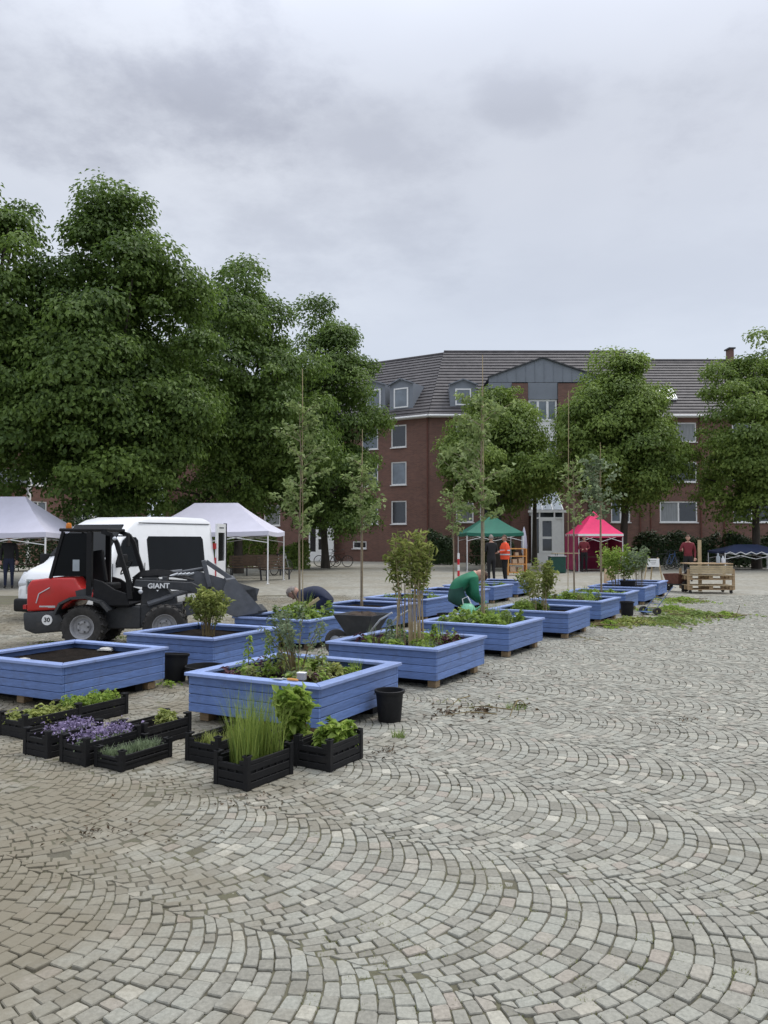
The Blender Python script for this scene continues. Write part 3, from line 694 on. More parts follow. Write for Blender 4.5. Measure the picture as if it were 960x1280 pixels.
# --- right section
TCX = (812.1 - 480) / FPX * 56
TC_ = thing('apartment_building', 'long brick apartment block on the right with wide white double windows and lower ridge', 'building', (TCX, 56.15, 0), 0)
cx_ = lambda px: (px - 480) / FPX * 56.15 - TCX
opsC, winsC = [], []
for pa, pb_ in ((825, 872), (917, 964), (1010, 1057), (1100, 1147)):
    for z0, z1 in ((2.85, 4.35), (5.72, 7.2), (8.6, 10.0)): opsC.append((cx_(pa), cx_(pb_), z0, z1)); winsC.append((cx_(pa), cx_(pb_), z0, z1, 2))
LC = cx_(1190)
wall(LC, ZE, opsC).build('wall', MT['brick'], TC_)
for w in winsC: window(TC_, *w, glass=['glass', 'glass', 'glass_pale', 'glass_curtain'])
rf = roof(TC_, 0, LC, 0, LC, ZE, 15.6, 5.0)
for pa, pb_ in ((830, 853), (985, 1008)):
    xa, xb = cx_(pa) * 1.01, cx_(pb_) * 1.01; f = MB(); sl_ = 5.38 / (15.6 - ZE)
    ry = lambda z: -.38 + (z - ZE) * sl_ - .12
    za, zb2 = zc_(500, 57), zc_(486, 57.6)
    f.bar((xa, ry(za), za + .1), (xb, ry(za), za + .1), .12); f.bar((xa, ry(zb2), zb2 + .1), (xb, ry(zb2), zb2 + .1), .12)
    f.bar((xa, ry(za), za + .1), (xa, ry(zb2), zb2 + .1), .12); f.bar((xb, ry(za), za + .1), (xb, ry(zb2), zb2 + .1), .12)
    sk = f.build('roof_window', MT['white_plain'], TC_); MB().quad((xa, ry(za), za + .13), (xb, ry(za), za + .13), (xb, ry(zb2), zb2 + .13), (xa, ry(zb2), zb2 + .13)).build('pane', MT['lamp_glass'], sk)
for px, w_, h_ in ((941, .32, .95),):
    ch = MB().box((cx_(px) * 1.08, 4.6, 15.6 + h_ / 2 - .6), (w_, .7, h_ + .8)).build('chimney', MT['brick'], TC_)
    MB().box((cx_(px) * 1.08, 4.6, 15.6 + h_ - .14), (w_ + .2, .9, .1)).build('chimney_cap', MT['dark_metal'], ch)
for px in (806.5, 876, 905): downpipe(TC_, cx_(px if px > 812 else 813), ZE if px != 905 else 4.2)
# --- building behind the trees on the left
L1_ = A0 + Vector((-1.0, -1.5, 0)); L0_ = Vector((-34, 40, 0)); dl = (L1_ - L0_); LL = dl.length; dl.normalize()
TL = thing('apartment_building', 'brick building half hidden behind the big trees on the left, white balcony posts', 'building', L0_, math.atan2(dl.y, dl.x))
ops = []
for k in range(7):
    x = 2 + k * (LL - 5) / 6.2
    for z0, z1 in lev: ops.append((x, x + 1.6, z0, z1))
wall(LL, ZE, ops).build('wall', MT['brick'], TL)
for o in ops: window(TL, *o, 2, glass=['glass', 'glass_pale'])
roof(TL, 0, LL, 0, LL, ZE, 15.5, 5.0)
for k in range(3):
    x = 6 + k * 9; b = MB()
    for xx in (x, x + 3): b.box((xx, -1.4, 4.6), (.22, .22, 9.2))
    b = b.build('balcony', MT['white_plain'], TL); q = MB()
    for z in (2.6, 5.5, 8.4): q.box((x + 1.5, -.72, z), (3.2, 1.3, .16)); q.box((x + 1.5, -1.42, z + .55), (2.76, .06, .9))
    q.build('parapet', MT['zinc'], b)

# ------------------------------------------------------------------ trees
def big_tree(x, y, h, rx, zb, label, seed, group, mat='leaf_dark', nleaf=150, ncl=170, lsize=.185, top=.6, trunk_r=.22, name='leafy_tree', ry=None):
    g = np.random.default_rng(seed); t = thing(name, label, 'tree', (x, y, 0), 0, group)
    rz_ = (h - zb) / 2; cz = zb + rz_
    parts, P = crown_arrays((0, 0, cz), (rx, ry or rx, rz_), ncl, nleaf, lsize, g, top=top, clr=(.45, 1.3), inner=.25, lowc=.36, lump=.17)
    link('crown', tri_mesh('crown', parts, MT[mat]), t)
    b = MB(); bend = g.normal(0, .12, 2)
    tp = [(0, 0, -.02), (bend[0] * .3, bend[1] * .3, zb * .6), (bend[0], bend[1], zb + .6), (bend[0] * 1.5, bend[1] * 1.2, cz), (0, 0, h * .86)]
    b.tube(tp, [trunk_r * 1.35, trunk_r, trunk_r * .85, trunk_r * .5, .03], 9)
    for i in g.choice(len(P), 16, replace=False):
        p = P[i]; z0 = zb + .2 + (p[2] - zb) * .45
        k = min(1, max(0, (z0 - zb) / (h - zb))); r0 = trunk_r * (.55 - .4 * k)
        a = Vector((bend[0], bend[1], z0)); m = a.lerp(Vector(p), .55) + Vector((0, 0, .25)); b.tube([a, m, p], [r0, r0 * .6, .02], 6)
    b.build('trunk', MT['bark'], t, smooth=True); return t
GT = 'broad trees along the left side of the square'
def pxX(px, Y): return (px - 480) / FPX * Y
hh = lambda py, Y: CAMH + (675 - py) * Y / FPX
big_tree(pxX(-25, 30), 30, hh(205, 30), 4.2, 3.0, 'dark green tree cut off by the left photo edge, behind the white canopy', 11, GT, ncl=190, nleaf=330, top=.7)
big_tree(pxX(140, 31), 31, hh(228, 31), 4.3, 2.1, 'tallest dark green tree, rising behind the white van', 12, GT, ncl=300, nleaf=320, top=.72)
big_tree(pxX(298, 38), 38, hh(324, 38), 4.6, 1.5, 'dark green tree with a rounded top, behind the gazebo right of the van', 13, GT, ncl=270, nleaf=310, top=.74)
big_tree(pxX(407, 45), 45, hh(392, 45), 3.95, 1.3, 'dark green tree ending the left row, before the angled brick wing', 14, GT, ncl=215, nleaf=290, top=.72)
GR = 'green trees in front of the brick block'
big_tree(pxX(622, 46), 46, hh(466, 46), 3.7, 2.7, 'mid green tree behind the green gazebo', 21, GR, 'leaf_mid', ncl=150, nleaf=300, top=.55)
big_tree(pxX(668, 49), 49, hh(532, 49), 1.9, 3.6, 'smaller low crowned tree squeezed beside the glazed entrance', 24, GR, 'leaf_mid', ncl=60, nleaf=120, top=.7, trunk_r=.14)
big_tree(pxX(778, 45), 45, hh(433, 45), 4.0, 2.5, 'mid green tree behind the pink gazebo', 22, GR, 'leaf_mid', ncl=180, nleaf=300, top=.6)
big_tree(pxX(945, 44), 44, hh(424, 44), 3.9, 2.3, 'mid green tree at the right photo edge, by the blue canopy', 23, GR, 'leaf_mid', ncl=180, nleaf=300, top=.65)
big_tree(pxX(529, 78), 78, hh(436, 78), 3.0, 5, 'treetop just showing over the roof ridge behind the brick wing', 25, 'tree behind the roof', 'leaf_mid', ncl=50, nleaf=120, top=.5)

def hedge(pts, h, w, label, seed, cat='hedge', mat='leaf_hedge', name='hedge', n=1400, ls=.13):
    g = np.random.default_rng(seed); P = []
    pts = [Vector((*p, 0)) for p in pts]; Ls = [(pts[i + 1] - pts[i]).length for i in range(len(pts) - 1)]
    mid = sum(pts, Vector()) / len(pts); t = thing(name, label, cat, mid)
    pos, nr = [], []
    for i, L in enumerate(Ls):
        k = int(n * L / sum(Ls)); u = g.uniform(0, 1, k); d = (pts[i + 1] - pts[i]).normalized(); s_ = Vector((-d.y, d.x, 0))
        a = g.uniform(0, math.pi, k); base = np.array(pts[i] - mid)[None] + np.array(d)[None] * (u * L)[:, None]
        hm = h * (1 + .14 * np.sin(u * L * 2.3 + seed) + g.normal(0, .06, k))
        q = base + np.array(s_)[None] * (np.cos(a) * w * .5)[:, None] + np.array([0, 0, 1.])[None] * (np.sin(a) ** .5 * hm)[:, None]
        q[:, 2] = np.where(g.uniform(size=k) < .5, q[:, 2] * g.uniform(.1, 1, k), q[:, 2])
        pos.append(q); nr.append(np.array(s_)[None] * np.cos(a)[:, None] + np.array([0, 0, 1.])[None] * (np.sin(a) + .3)[:, None])
    pos = np.concatenate(pos); nr = np.concatenate(nr) + g.normal(size=(len(pos), 3)) * .35
    link('foliage', tri_mesh('foliage', [leaf_arrays(pos, nr, ls, g)], MT[mat]), t)
    b = MB()
    for i, L in enumerate(Ls):
        for j in range(max(2, int(L / .5))):
            p = pts[i].lerp(pts[i + 1], (j + .5) / max(2, int(L / .5))) - mid
            b.tube([(p.x, p.y, -.01), (p.x + g.normal(0, .06), p.y + g.normal(0, .06), h * .8)], [.03, .008], 5)
    b.build('stems', MT['bark'], t); return t
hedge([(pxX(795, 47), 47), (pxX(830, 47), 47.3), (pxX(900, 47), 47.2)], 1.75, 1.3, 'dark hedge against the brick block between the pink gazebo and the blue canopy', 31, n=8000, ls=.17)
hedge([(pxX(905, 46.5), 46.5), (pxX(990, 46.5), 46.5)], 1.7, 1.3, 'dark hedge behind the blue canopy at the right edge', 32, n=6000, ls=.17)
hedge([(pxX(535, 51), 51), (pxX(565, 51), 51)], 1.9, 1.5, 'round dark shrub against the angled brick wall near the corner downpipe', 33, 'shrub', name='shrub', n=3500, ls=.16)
hedge([(pxX(205, 45), 45), (pxX(262, 45), 45), (pxX(345, 46), 46)], 2.0, 1.6, 'green hedge seen below the gazebo roof right of the van', 34, mat='leaf_mid', n=7000, ls=.18)
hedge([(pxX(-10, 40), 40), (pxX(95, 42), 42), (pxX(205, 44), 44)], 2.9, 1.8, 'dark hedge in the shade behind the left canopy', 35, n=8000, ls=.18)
hedge([(pxX(350, 43), 43), (pxX(385, 43.5), 43.5)], 1.3, 1.0, 'low shrub under the trees left of the brick wing entrance', 36, 'shrub', mat='leaf_mid', name='shrub', n=2600, ls=.16)
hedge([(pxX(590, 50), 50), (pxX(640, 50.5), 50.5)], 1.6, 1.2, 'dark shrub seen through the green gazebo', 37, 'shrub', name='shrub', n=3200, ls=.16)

# ------------------------------------------------------------------ planters
PS, PH, PZ, RZ0 = 1.37, .345, .09, R(-29)
def make_planter():
    t = thing('planter', '', 'planter', group='blue wooden planters in two rows')
    hs = PS / 2; nb = 4; bh = (PH - .03) / nb
    me = {}
    me['x'] = MB().box((0, 0, 0), (PS, .028, bh - .005)).mesh('board', MT['blue'], bevel=.003, seg=1)
    me['y'] = MB().box((0, 0, 0), (.028, PS - .06, bh - .005)).mesh('board', MT['blue'], bevel=.003, seg=1)
    for k in range(nb):
        z = PZ + bh * (k + .5)
        for s_ in (-1, 1):
            link('board', me['x'], t, (0, s_ * (hs - .014), z)); link('board', me['y'], t, (s_ * (hs - .014), 0, z))
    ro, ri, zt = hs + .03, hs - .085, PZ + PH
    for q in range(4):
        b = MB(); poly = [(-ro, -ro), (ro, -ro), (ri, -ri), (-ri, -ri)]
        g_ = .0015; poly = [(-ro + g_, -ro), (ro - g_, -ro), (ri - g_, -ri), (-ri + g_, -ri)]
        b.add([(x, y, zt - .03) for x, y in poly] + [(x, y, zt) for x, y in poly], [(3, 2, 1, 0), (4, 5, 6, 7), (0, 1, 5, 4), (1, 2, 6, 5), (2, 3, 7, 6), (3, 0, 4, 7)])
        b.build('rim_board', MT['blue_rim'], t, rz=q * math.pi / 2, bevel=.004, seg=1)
    # liner, soil
    b = MB(); n = 12; a = hs - .03; vs = []
    g = np.random.default_rng(5)
    for i in range(n + 1):
        for j in range(n + 1):
            ed = i in (0, n) or j in (0, n)
            vs.append((-a + 2 * a * i / n, -a + 2 * a * j / n, zt - .085 + (0 if ed else g.normal(0, .012))))
    b.add(vs, [(i * (n + 1) + j, (i + 1) * (n + 1) + j, (i + 1) * (n + 1) + j + 1, i * (n + 1) + j + 1) for i in range(n) for j in range(n)])
    b.build('soil', MT['soil'], t, smooth='all')
    b = MB(); b.box((0, 0, PZ + .01), (PS - .07, PS - .07, .02))
    for s_ in (-1, 1): b.box((0, s_ * (hs - .30), .045), (PS - .16, .10, .085))
    b.build('skid', MT['black_plastic'], t)  # black like the liner, and to paint deeper shade under the planter
    blk = MB().box((0, 0, 0), (.10, .11, .072)).mesh('block', MT['raw_wood'], bevel=.004, seg=1)
    for sx in (-1, 0, 1):
        for sy in (-1, 1): link('block', blk, t, (sx * (hs - .1), sy * (hs - .145), .037))
    return t
proto = make_planter()
PLANT = {}
def Fc(x, y, rz=RZ0):                  # front corner -> centre
    c, s_ = math.cos(rz), math.sin(rz); h = PS / 2
    return Vector((x - h * c - h * s_ * 1, y - h * s_ + h * c, 0))
plan = [('R1', -.52, 6.35, -28.5, 'nearest blue planter of the right row, with mixed herbs and a grey box'),
        ('R2', .56, 8.47, -29, 'second blue planter of the right row, holding the tall clump of brown canes'),
        ('R3', 1.69, 10.72, -30.5, 'blue planter of dense low plants round a staked tree, before the green jacket'),
        ('R4', 2.97, 12.76, -29, 'blue planter with a feathery shrub, fourth from the front in the right row'),
        ('R5', 4.11, 15.0, -31, 'blue planter of the right row with two thin bare canes'),
        ('R6', 5.25, 17.2, -29, 'blue planter of the right row holding a thin tree with pale leaves'),
        ('R7', 6.4, 19.4, -29.5, 'blue planter with a dense shrub and a black pot, in the right row'),
        ('R8', 7.5, 21.6, -29, 'farthest blue planter of the right row'),
        ('L1', -3.01, 7.42, -27, 'blue planter with only dark soil, nearest in the left row'),
        ('L2', -2.02, 9.37, -26.5, 'blue planter with a yellow-green shrub beside the red loader'),
        ('L3', -1.09, 11.44, -29, 'blue planter with a heap of weeds and staked tree, by the navy person'),
        ('L4', -.05, 13.55, -29, 'blue planter behind the wheelbarrow holding a slim staked tree'),
        ('L5', .82, 15.5, -29, 'blue planter behind the cane clump, left of the green jacket'),
        ('L6', 1.85, 17.75, -29, 'blue planter behind the green jacket with a thin tree in it'),
        ('L7', 2.75, 19.8, -29, 'last but one blue planter of the left row'),
        ('L8', 3.7, 21.9, -29, 'farthest blue planter of the left row, in front of the person in black')]
for i, (k, x, y, a, lab) in enumerate(plan):
    o = proto if i == 0 else copy_tree(proto)
    o.rotation_euler = (0, 0, R(a)); o.location = Fc(x, y, R(a)); o['label'] = lab; PLANT[k] = o
SOILZ = PZ + PH - .085
def pl(k, u, v, z=SOILZ):              # point in a planter, u right-front, v right-back in -1..1
    o = PLANT[k]; c, s_ = math.cos(o.rotation_euler.z), math.sin(o.rotation_euler.z); u *= .58; v *= .58
    return Vector((o.location.x + u * c - v * s_, o.location.y + u * s_ + v * c, z))

# ------------------------------------------------------------------ plants
def young_tree(base, h, foliage, label, seed, r=.4, mat='leaf_young', n=700, ls=.085, stake=None, trunk_r=.016, cane_r=.0075, name='young_tree', flutter=1.):
    g = np.random.default_rng(seed); t = thing(name, label, 'young tree', base); z0, z1 = foliage; sx, sy = g.normal(0, .012, 2)
    b = MB(); b.tube([(0, 0, -.03), (sx, sy, h * .35), (-sx, sy * 2, h * .7), (sx * 2, 0, h * .97)], [trunk_r, trunk_r * .85, trunk_r * .5, .003], 7)
    parts = []; 
    for i in range(26):
        u = (i + g.uniform(0, 1)) / 26; z = z0 + (z1 - z0) * u * .92; a = g.uniform(0, 6.28); L = r * (1.05 - .8 * abs(u - .35) ** 1.1) * g.uniform(.55, 1.1)
        p0 = Vector((0, 0, z)); p2 = Vector((math.cos(a) * L, math.sin(a) * L, z + L * g.uniform(.3, .9))); b.tube([p0, p0.lerp(p2, .5) + Vector((0, 0, .03)), p2], [trunk_r * .35, trunk_r * .25, .002], 4, cap=False)
        m = max(4, int(n / 26)); tt = g.uniform(.25, 1.08, m)
        pos = np.array(p0)[None] * (1 - tt[:, None]) + np.array(p2)[None] * tt[:, None] + g.normal(size=(m, 3)) * .038
        parts.append(leaf_arrays(pos, np.array([0, 0, .7]) + g.normal(size=(m, 3)) * .6, ls, g, aspect=.55))
    b.build('trunk', MT['young_bark'], t, smooth=True); link('crown', tri_mesh('crown', parts, MT[mat]), t)
    if stake:
        s_ = MB(); dx, dy, sh = stake; s_.tube([(dx, dy, -.03), (dx * .6, dy * .6, sh)], [cane_r, cane_r * .8], 6); s_.build('cane', MT['cane'], t)
    return t
GY = 'young trees planted in the blue planters'
young_tree(pl('L3', .05, .05), 3.55, (1.25, 3.45), 'tall slim leafy tree tied to a cane, beside the person in navy', 41, r=.52, n=800, ls=.09, stake=(.05, -.03, 3.95), trunk_r=.018)
young_tree(pl('L4', -.2, .0), 2.95, (1.35, 2.8), 'slim tree with loose pale leaves in the planter behind the wheelbarrow', 42, r=.5, n=520, ls=.10, stake=(.03, -.02, 3.3), trunk_r=.02)
young_tree(pl('R3', 0, .0), 3.6, (1.5, 3.45), 'tallest slim tree, tied to a cane in front of the green jacket', 43, r=.62, n=900, ls=.10, stake=(.03, -.04, 4.0), trunk_r=.022)
young_tree(pl('L6', .05, .1), 2.7, (1.3, 2.6), 'thin tree with sparse pale leaves behind the green jacket', 44, r=.45, n=380, ls=.1, stake=(.03, .02, 2.3), trunk_r=.016)
young_tree(pl('R5', -.1, .1), 3.0, (1.4, 2.9), 'bare looking thin tree with two canes, left of the pink gazebo', 45, r=.42, n=260, ls=.09, stake=(-.13, 0, 4.3), trunk_r=.02)
young_tree(pl('R6', 0, 0), 3.3, (1.7, 3.2), 'thin tree with pale shimmering leaves in front of the pink gazebo', 46, r=.55, n=620, ls=.11, stake=(0.02, 0, 3.5), trunk_r=.02, mat='leaf_grey')

def shrub(base, h, r, label, seed, n=900, ls=.07, mat='leaf_bright', nst=14, low=.35, stem='stem', name='shrub', spread=.6, cat='shrub', aspect=.4, rb=.12, stem_r=.006):
    g = np.random.default_rng(seed); t = thing(name, label, cat, base); b = MB(); parts = []
    for i in range(nst):
        a = g.uniform(0, 6.28); rr = rb * math.sqrt(g.uniform()); L = r * g.uniform(.25, 1.0); hh_ = h * g.uniform(.75, 1.0) * (1 - .25 * L / r)
        p0 = Vector((math.cos(a) * rr, math.sin(a) * rr, -.02)); p2 = Vector((math.cos(a) * L, math.sin(a) * L, hh_)); p1 = p0.lerp(p2, .5); p1.x *= .75; p1.y *= .75
        b.tube([p0, p1, p2], [stem_r, stem_r * .75, stem_r * .3], 5, cap=False); m = n // nst; tt = low + (1 - low) * np.sqrt(g.uniform(0, 1, m))
        A, B, C = (np.array(x)[None] for x in (p0, p1, p2)); q = tt[:, None]
        pos = A * (1 - q) ** 2 + 2 * B * q * (1 - q) + C * q * q + g.normal(size=(m, 3)) * np.array([.14, .14, .10]) * r * spread
        parts.append(leaf_arrays(pos, np.array([0, 0, .8]) + g.normal(size=(m, 3)) * .5, ls, g, aspect=aspect))
    b.build('stems', MT[stem], t); link('leaves', tri_mesh('leaves', parts, MT[mat]), t); return t
shrub(pl('R2', .0, .05), 1.62, .30, 'clump of brown bamboo-like canes with feathery green tops', 51, n=1050, ls=.10, mat='leaf_yellow', nst=30, low=.5, stem='cane', name='bamboo', rb=.19, aspect=.15, cat='bamboo', stem_r=.0065, spread=.85)
shrub(pl('L2', .1, .0), .72, .34, 'yellow-green bushy shrub in the planter beside the red loader', 52, n=1500, ls=.075, mat='leaf_yellow', nst=22, low=.4, rb=.1, aspect=.3)
shrub(pl('R4', -.1, .15), 1.0, .42, 'feathery reddish green shrub in the planter right of the green jacket', 53, n=1200, ls=.09, mat='leaf_yellow', nst=20, low=.35, rb=.15, aspect=.22, stem='cane')
shrub(pl('R7', -.2, .1), 1.25, .72, 'dense green shrub in the planter in front of the notice board', 54, n=1800, ls=.09, mat='leaf_bright', nst=26, low=.3, rb=.2)
shrub(pl('R7', .75, -.2), 1.2, .5, 'loose pale green shrub beside the dense one near the row end', 55, n=500, ls=.10, mat='leaf_grey', nst=14, low=.5, rb=.1)
shrub(pl('R1', -.05, .05), .72, .34, 'airy grey-green shrub rising from the middle of the nearest planter', 56, n=620, ls=.05, mat='leaf_grey', nst=14, low=.35, rb=.05, aspect=.3)

def bed(k, label, seed, n=26, size=.075, hgt=(.08, .2), mats=('leaf_bright', 'leaf_mid', 'leaf_grey'), area=(-.9, .9, -.9, .9), wine=False):
    """countless low plants filling a planter"""
    g = np.random.default_rng(seed); o = PLANT[k]; groups = {}
    for i in range(n):
        u, v = g.uniform(area[0], area[1]), g.uniform(area[2], area[3]); h_ = g.uniform(*hgt); m = mats[g.integers(len(mats))]
        p = pl(k, u, v, SOILZ) - o.location
        if g.uniform() < .2: arr = blades(tuple(p), 26, .05, h_ * 1.5, g, w=.005)
        else: arr = herb_arrays(tuple(p), h_, g.uniform(.06, .12), int(g.uniform(26, 60)), size * g.uniform(.6, 1.1), g)
        groups.setdefault(m, []).append(arr)
    t = tag(thing('bed_planting', label, 'plants', o.location), kind='stuff')
    for m, ps in groups.items(): tag(link('low_plants', tri_mesh('low_plants', ps, MT[m]), t), kind='stuff')
    return t
bed('R1', 'mixed low herbs and perennials filling the nearest planter', 61, 44, .06, (.06, .17), ('leaf_bright', 'leaf_grey', 'leaf_yellow', 'leaf_dry', 'leaf_bright', 'leaf_wine'))
bed('R2', 'low bright green plants around the foot of the canes', 62, 52, .07, (.07, .2), ('leaf_bright', 'leaf_bright', 'leaf_grey', 'leaf_wine'))
bed('R3', 'dense low leafy plants around the tallest staked tree', 63, 70, .09, (.1, .26), ('leaf_bright', 'leaf_mid', 'leaf_bright', 'leaf_grey'))
bed('R4', 'low plants at the left side of the planter with the feathery shrub', 64, 26, .08, (.1, .24), ('leaf_mid', 'leaf_bright'), (-.9, .0, -.6, .9))
bed('R5', 'low plants in the planter with the two bare canes', 65, 44, .09, (.1, .28), ('leaf_bright', 'leaf_mid', 'leaf_dry'))
bed('R6', 'sparse low plants under the pale leaved thin tree', 66, 14, .09, (.06, .18), ('leaf_mid', 'leaf_bright'))
bed('L3', 'heap of pulled weeds and greens lying over the planter by the navy jacket', 67, 46, .10, (.12, .34), ('leaf_grey', 'leaf_bright', 'leaf_mid'), (-.1, .9, -.9, .4))
bed('L5', 'small plants in the planter left of the green jacket', 68, 18, .08, (.06, .16), ('leaf_mid', 'leaf_bright'))
bed('L7', 'small plants in the last but one planter of the left row', 69, 16, .08, (.06, .16), ('leaf_mid', 'leaf_bright'))
# single stems one can point to in the nearest planter
def spike(base, h, label, seed, mat='leaf_yellow', n=70, ls=.045):
    g = np.random.default_rng(seed); t = thing('tall_perennial', label, 'plant', base); lx, ly = g.normal(0, .03, 2)
    MB().tube([(0, 0, -.02), (lx * .4, ly * .4, h * .5), (lx, ly, h)], [.005, .004, .002], 5).build('stem', MT['stem'], t)
    z = g.uniform(.12, 1.03, n); a = g.uniform(0, 6.28, n); rr = .055 * (1.1 - .75 * z)
    pos = np.stack([np.cos(a) * rr + lx * z, np.sin(a) * rr + ly * z, z * h], 1)
    link('leaves', tri_mesh('leaves', [leaf_arrays(pos, np.stack([np.cos(a) * .4, np.sin(a) * .4, 0 * a + .8], 1), ls, g, head=np.stack([np.cos(a), np.sin(a), 0 * a + .3], 1))], MT[mat]), t); return t
spike(pl('R1', -.62, -.45), .36, 'leafy upright stem with pale tip, at the left of the nearest planter', 71, 'leaf_bright')
spike(pl('R1', -.42, -.12), .39, 'tallest leafy yellow-green stem in the nearest planter, left of the airy shrub', 72, 'leaf_bright', 90)
spike(pl('R1', -.28, -.0), .36, 'yellow tipped stem next to the tallest one in the nearest planter', 73, 'leaf_yellow', 80)
spike(pl('R2', -.35, -.2), .30, 'small white flowered stem in front of the brown canes', 74, 'leaf_grey')
spike(pl('R2', .55, .2), .24, 'upright leafy stem near the right rim of the cane planter', 75, 'leaf_bright')
spike(pl('R1', .35, .2), .30, 'thin grey-green stem right of the airy shrub in the nearest planter', 76, 'leaf_grey', 40, .035)

# ------------------------------------------------------------------ crates with plants
def crate_mesh(w, d, h, open_end=True):
    b = MB(); t = .012; ph = h + .035
    for sx in (-1, 1):
        for sy in (-1, 1):
            b.box((sx * (w / 2 - .018), sy * (d / 2 - .018), ph / 2), (.036, .036, ph)); b.box((sx * (w / 2 - .026), sy * (d / 2 - .026), ph - .007), (.048, .048, .014))
    b.box((0, 0, .012), (w - .04, d - .04, .016))
    for s_ in (-1, 1):
        for z, hz_ in ((.026, .040), (h * .42, h * .25), (h * .74, h * .2)):
            b.box((0, s_ * (d / 2 - .010), z), (w - .072, t, hz_)); b.box((s_ * (w / 2 - .010), 0, z), (t, d - .072, hz_))
        b.box((s_ * (w / 2 - .010), 0, h - .014), (t, d - .072, .026))
        for q in (-.34, .34): b.box((q * w, s_ * (d / 2 - .010), h - .014), (w * .18, t, .026))
        nx, ny = max(2, int(w / .075)), max(3, int(d / .065))
        for i in range(nx): b.box((-w / 2 + w * (i + .5) / nx, s_ * (d / 2 - .0105), h * .44), (.016, .008, h * .86))
        for i in range(ny): b.box((s_ * (w / 2 - .0105), -d / 2 + d * (i + .5) / ny, h * .47), (.008, .016, h * .92))
        b.box((0, s_ * (d / 2 - .020), h * .42), (w - .072, .006, h * .84)); b.box((s_ * (w / 2 - .020), 0, h * .44), (.006, d - .072, h * .88))
    return b
CM = {}
def crate(Fpx, w, d, h, label, a=-29, plants=None, Fw=None):
    key = (w, d, h)
    if key not in CM: CM[key] = crate_mesh(w, d, h).mesh('crate_body', MT['black_plastic'], bevel=.002, seg=1)
    F = gp(*Fpx) if Fpx else Vector(Fw); c, s_ = math.cos(R(a)), math.sin(R(a))
    ctr = Vector((F.x - w / 2 * c - d / 2 * s_, F.y - w / 2 * s_ + d / 2 * c, 0))
    t = thing('plant_crate', label, 'crate', ctr, R(a), 'black plastic crates of plants by the nearest planters')
    link('crate_body', CM[key], t)
    b = MB(); nx, ny = max(2, round(w / .1)), max(3, round(d / .1))
    for i in range(nx):
        for j in range(ny):
            cx, cy = -w / 2 + .03 + (w - .06) * (i + .5) / nx, -d / 2 + .03 + (d - .06) * (j + .5) / ny
            b.lathe([(.001, .022), (.030, .022), (.042, h * .62), (.037, h * .60), (.001, h * .57)], 8, Matrix.Translation((cx, cy, 0)))
    b.build('pots', MT['soil'], t); t['_h'] = h; return t
def tray_plants(cr, w, d, label, seed, mat, n, h, size, kind='herb', name='potted_plants', aspect=.5, area=(-1, 1, -1, 1), mat2=None):
    g = np.random.default_rng(seed); c, s_ = cr.location, cr.rotation_euler.z; parts, p2 = [], []; z0 = cr['_h'] * .55
    for i in range(n):
        x, y = g.uniform(area[0], area[1]) * (w / 2 - .05), g.uniform(area[2], area[3]) * (d / 2 - .05)
        if kind == 'herb': a = herb_arrays((x, y, z0), h * g.uniform(.7, 1.1), g.uniform(.05, .075), int(44 * g.uniform(.7, 1.2)), size, g, aspect)
        elif kind == 'grass': a = blades((x, y, z0), 42, .035, h * g.uniform(.7, 1.05), g, w=.0035, lean=.32)
        else: a = blades((x, y, z0), 34, .045, h * g.uniform(.7, 1.1), g, w=.004, lean=.6)
        parts.append(a)
        if mat2: p2.append(leaf_arrays(np.array([[x, y, z0 + h]]) + g.normal(size=(26, 3)) * np.array([.05, .05, h * .22]), g.normal(size=(26, 3)) + np.array([0, 0, 1]), size * .8, g, aspect=.8))
    t = thing(name, label, 'plants', (c.x, c.y, 0), s_)
    link('foliage', tri_mesh('foliage', parts, MT[mat]), t)
    if mat2: tag(link('flowers', tri_mesh('flowers', p2, MT[mat2]), t), kind='stuff')
    return t
W1, D1, H1 = .30, .50, .185
k2 = crate((309, 990), .30, .46, .185, 'front black crate holding the tall grass, nearest to the camera', -33)
k3 = crate((413, 966), .32, .42, .185, 'right-hand black crate with a leafy bright green plant, next to the single bucket', -31)
k1 = crate(None, .32, .46, .17, 'black crate of short yellow-green shoots half behind the tall grass crate', -30, Fw=(-1.17, 5.62, 0))
k4 = crate(None, .30, .36, .18, 'black crate under the tall broad leaved plant, between grass crate and right-hand crate', -31, Fw=(-.60, 5.62, 0))
gq = crate((152, 966), .29, .47, .11, 'flat black tray of grey-green seedlings at the right of the left crate group', -31)
p2c = crate((107, 959.5), .29, .50, .165, 'black crate of purple flowers behind the flat tray of seedlings', -31)
p1c = crate((59, 949.5), .29, .50, .165, 'black crate of purple flowers leftmost in its row, beside the other purple one', -31)
u_ = Vector((math.cos(R(-31)), math.sin(R(-31)), 0)); v_ = Vector((-u_.y, u_.x, 0))
pf = gp(107, 959.5)
pb2 = crate(None, .29, .50, .165, 'black crate behind the purple flowers with one yellowish plant and a raised end', -31, Fw=pf + v_ * .53)
c0 = crate(None, .34, .56, .16, 'black crate heaped with bright feathery green leaves, at the foot of the soil-filled planter', -30, Fw=gp(97, 908))
c00 = crate(None, .34, .56, .16, 'black crate with pale leaves cut by the left photo edge', -30, Fw=gp(30, 925))
tray_plants(k1, .32, .46, 'short yellow-green shoots in the crate left of the tall grass', 81, 'leaf_yellow', 16, .11, .045, 'shoots')
t_ = tray_plants(k2, .30, .46, 'tall upright green grass standing in the front crate', 82, 'leaf_grass', 16, .56, .05, 'grass', 'tall_grass')
t_['category'] = 'grass'
tray_plants(k3, .32, .42, 'bright green leafy plant with pointed leaves in the right-hand crate', 83, 'leaf_bright', 13, .20, .075, area=(-.7, .9, -.5, 1))
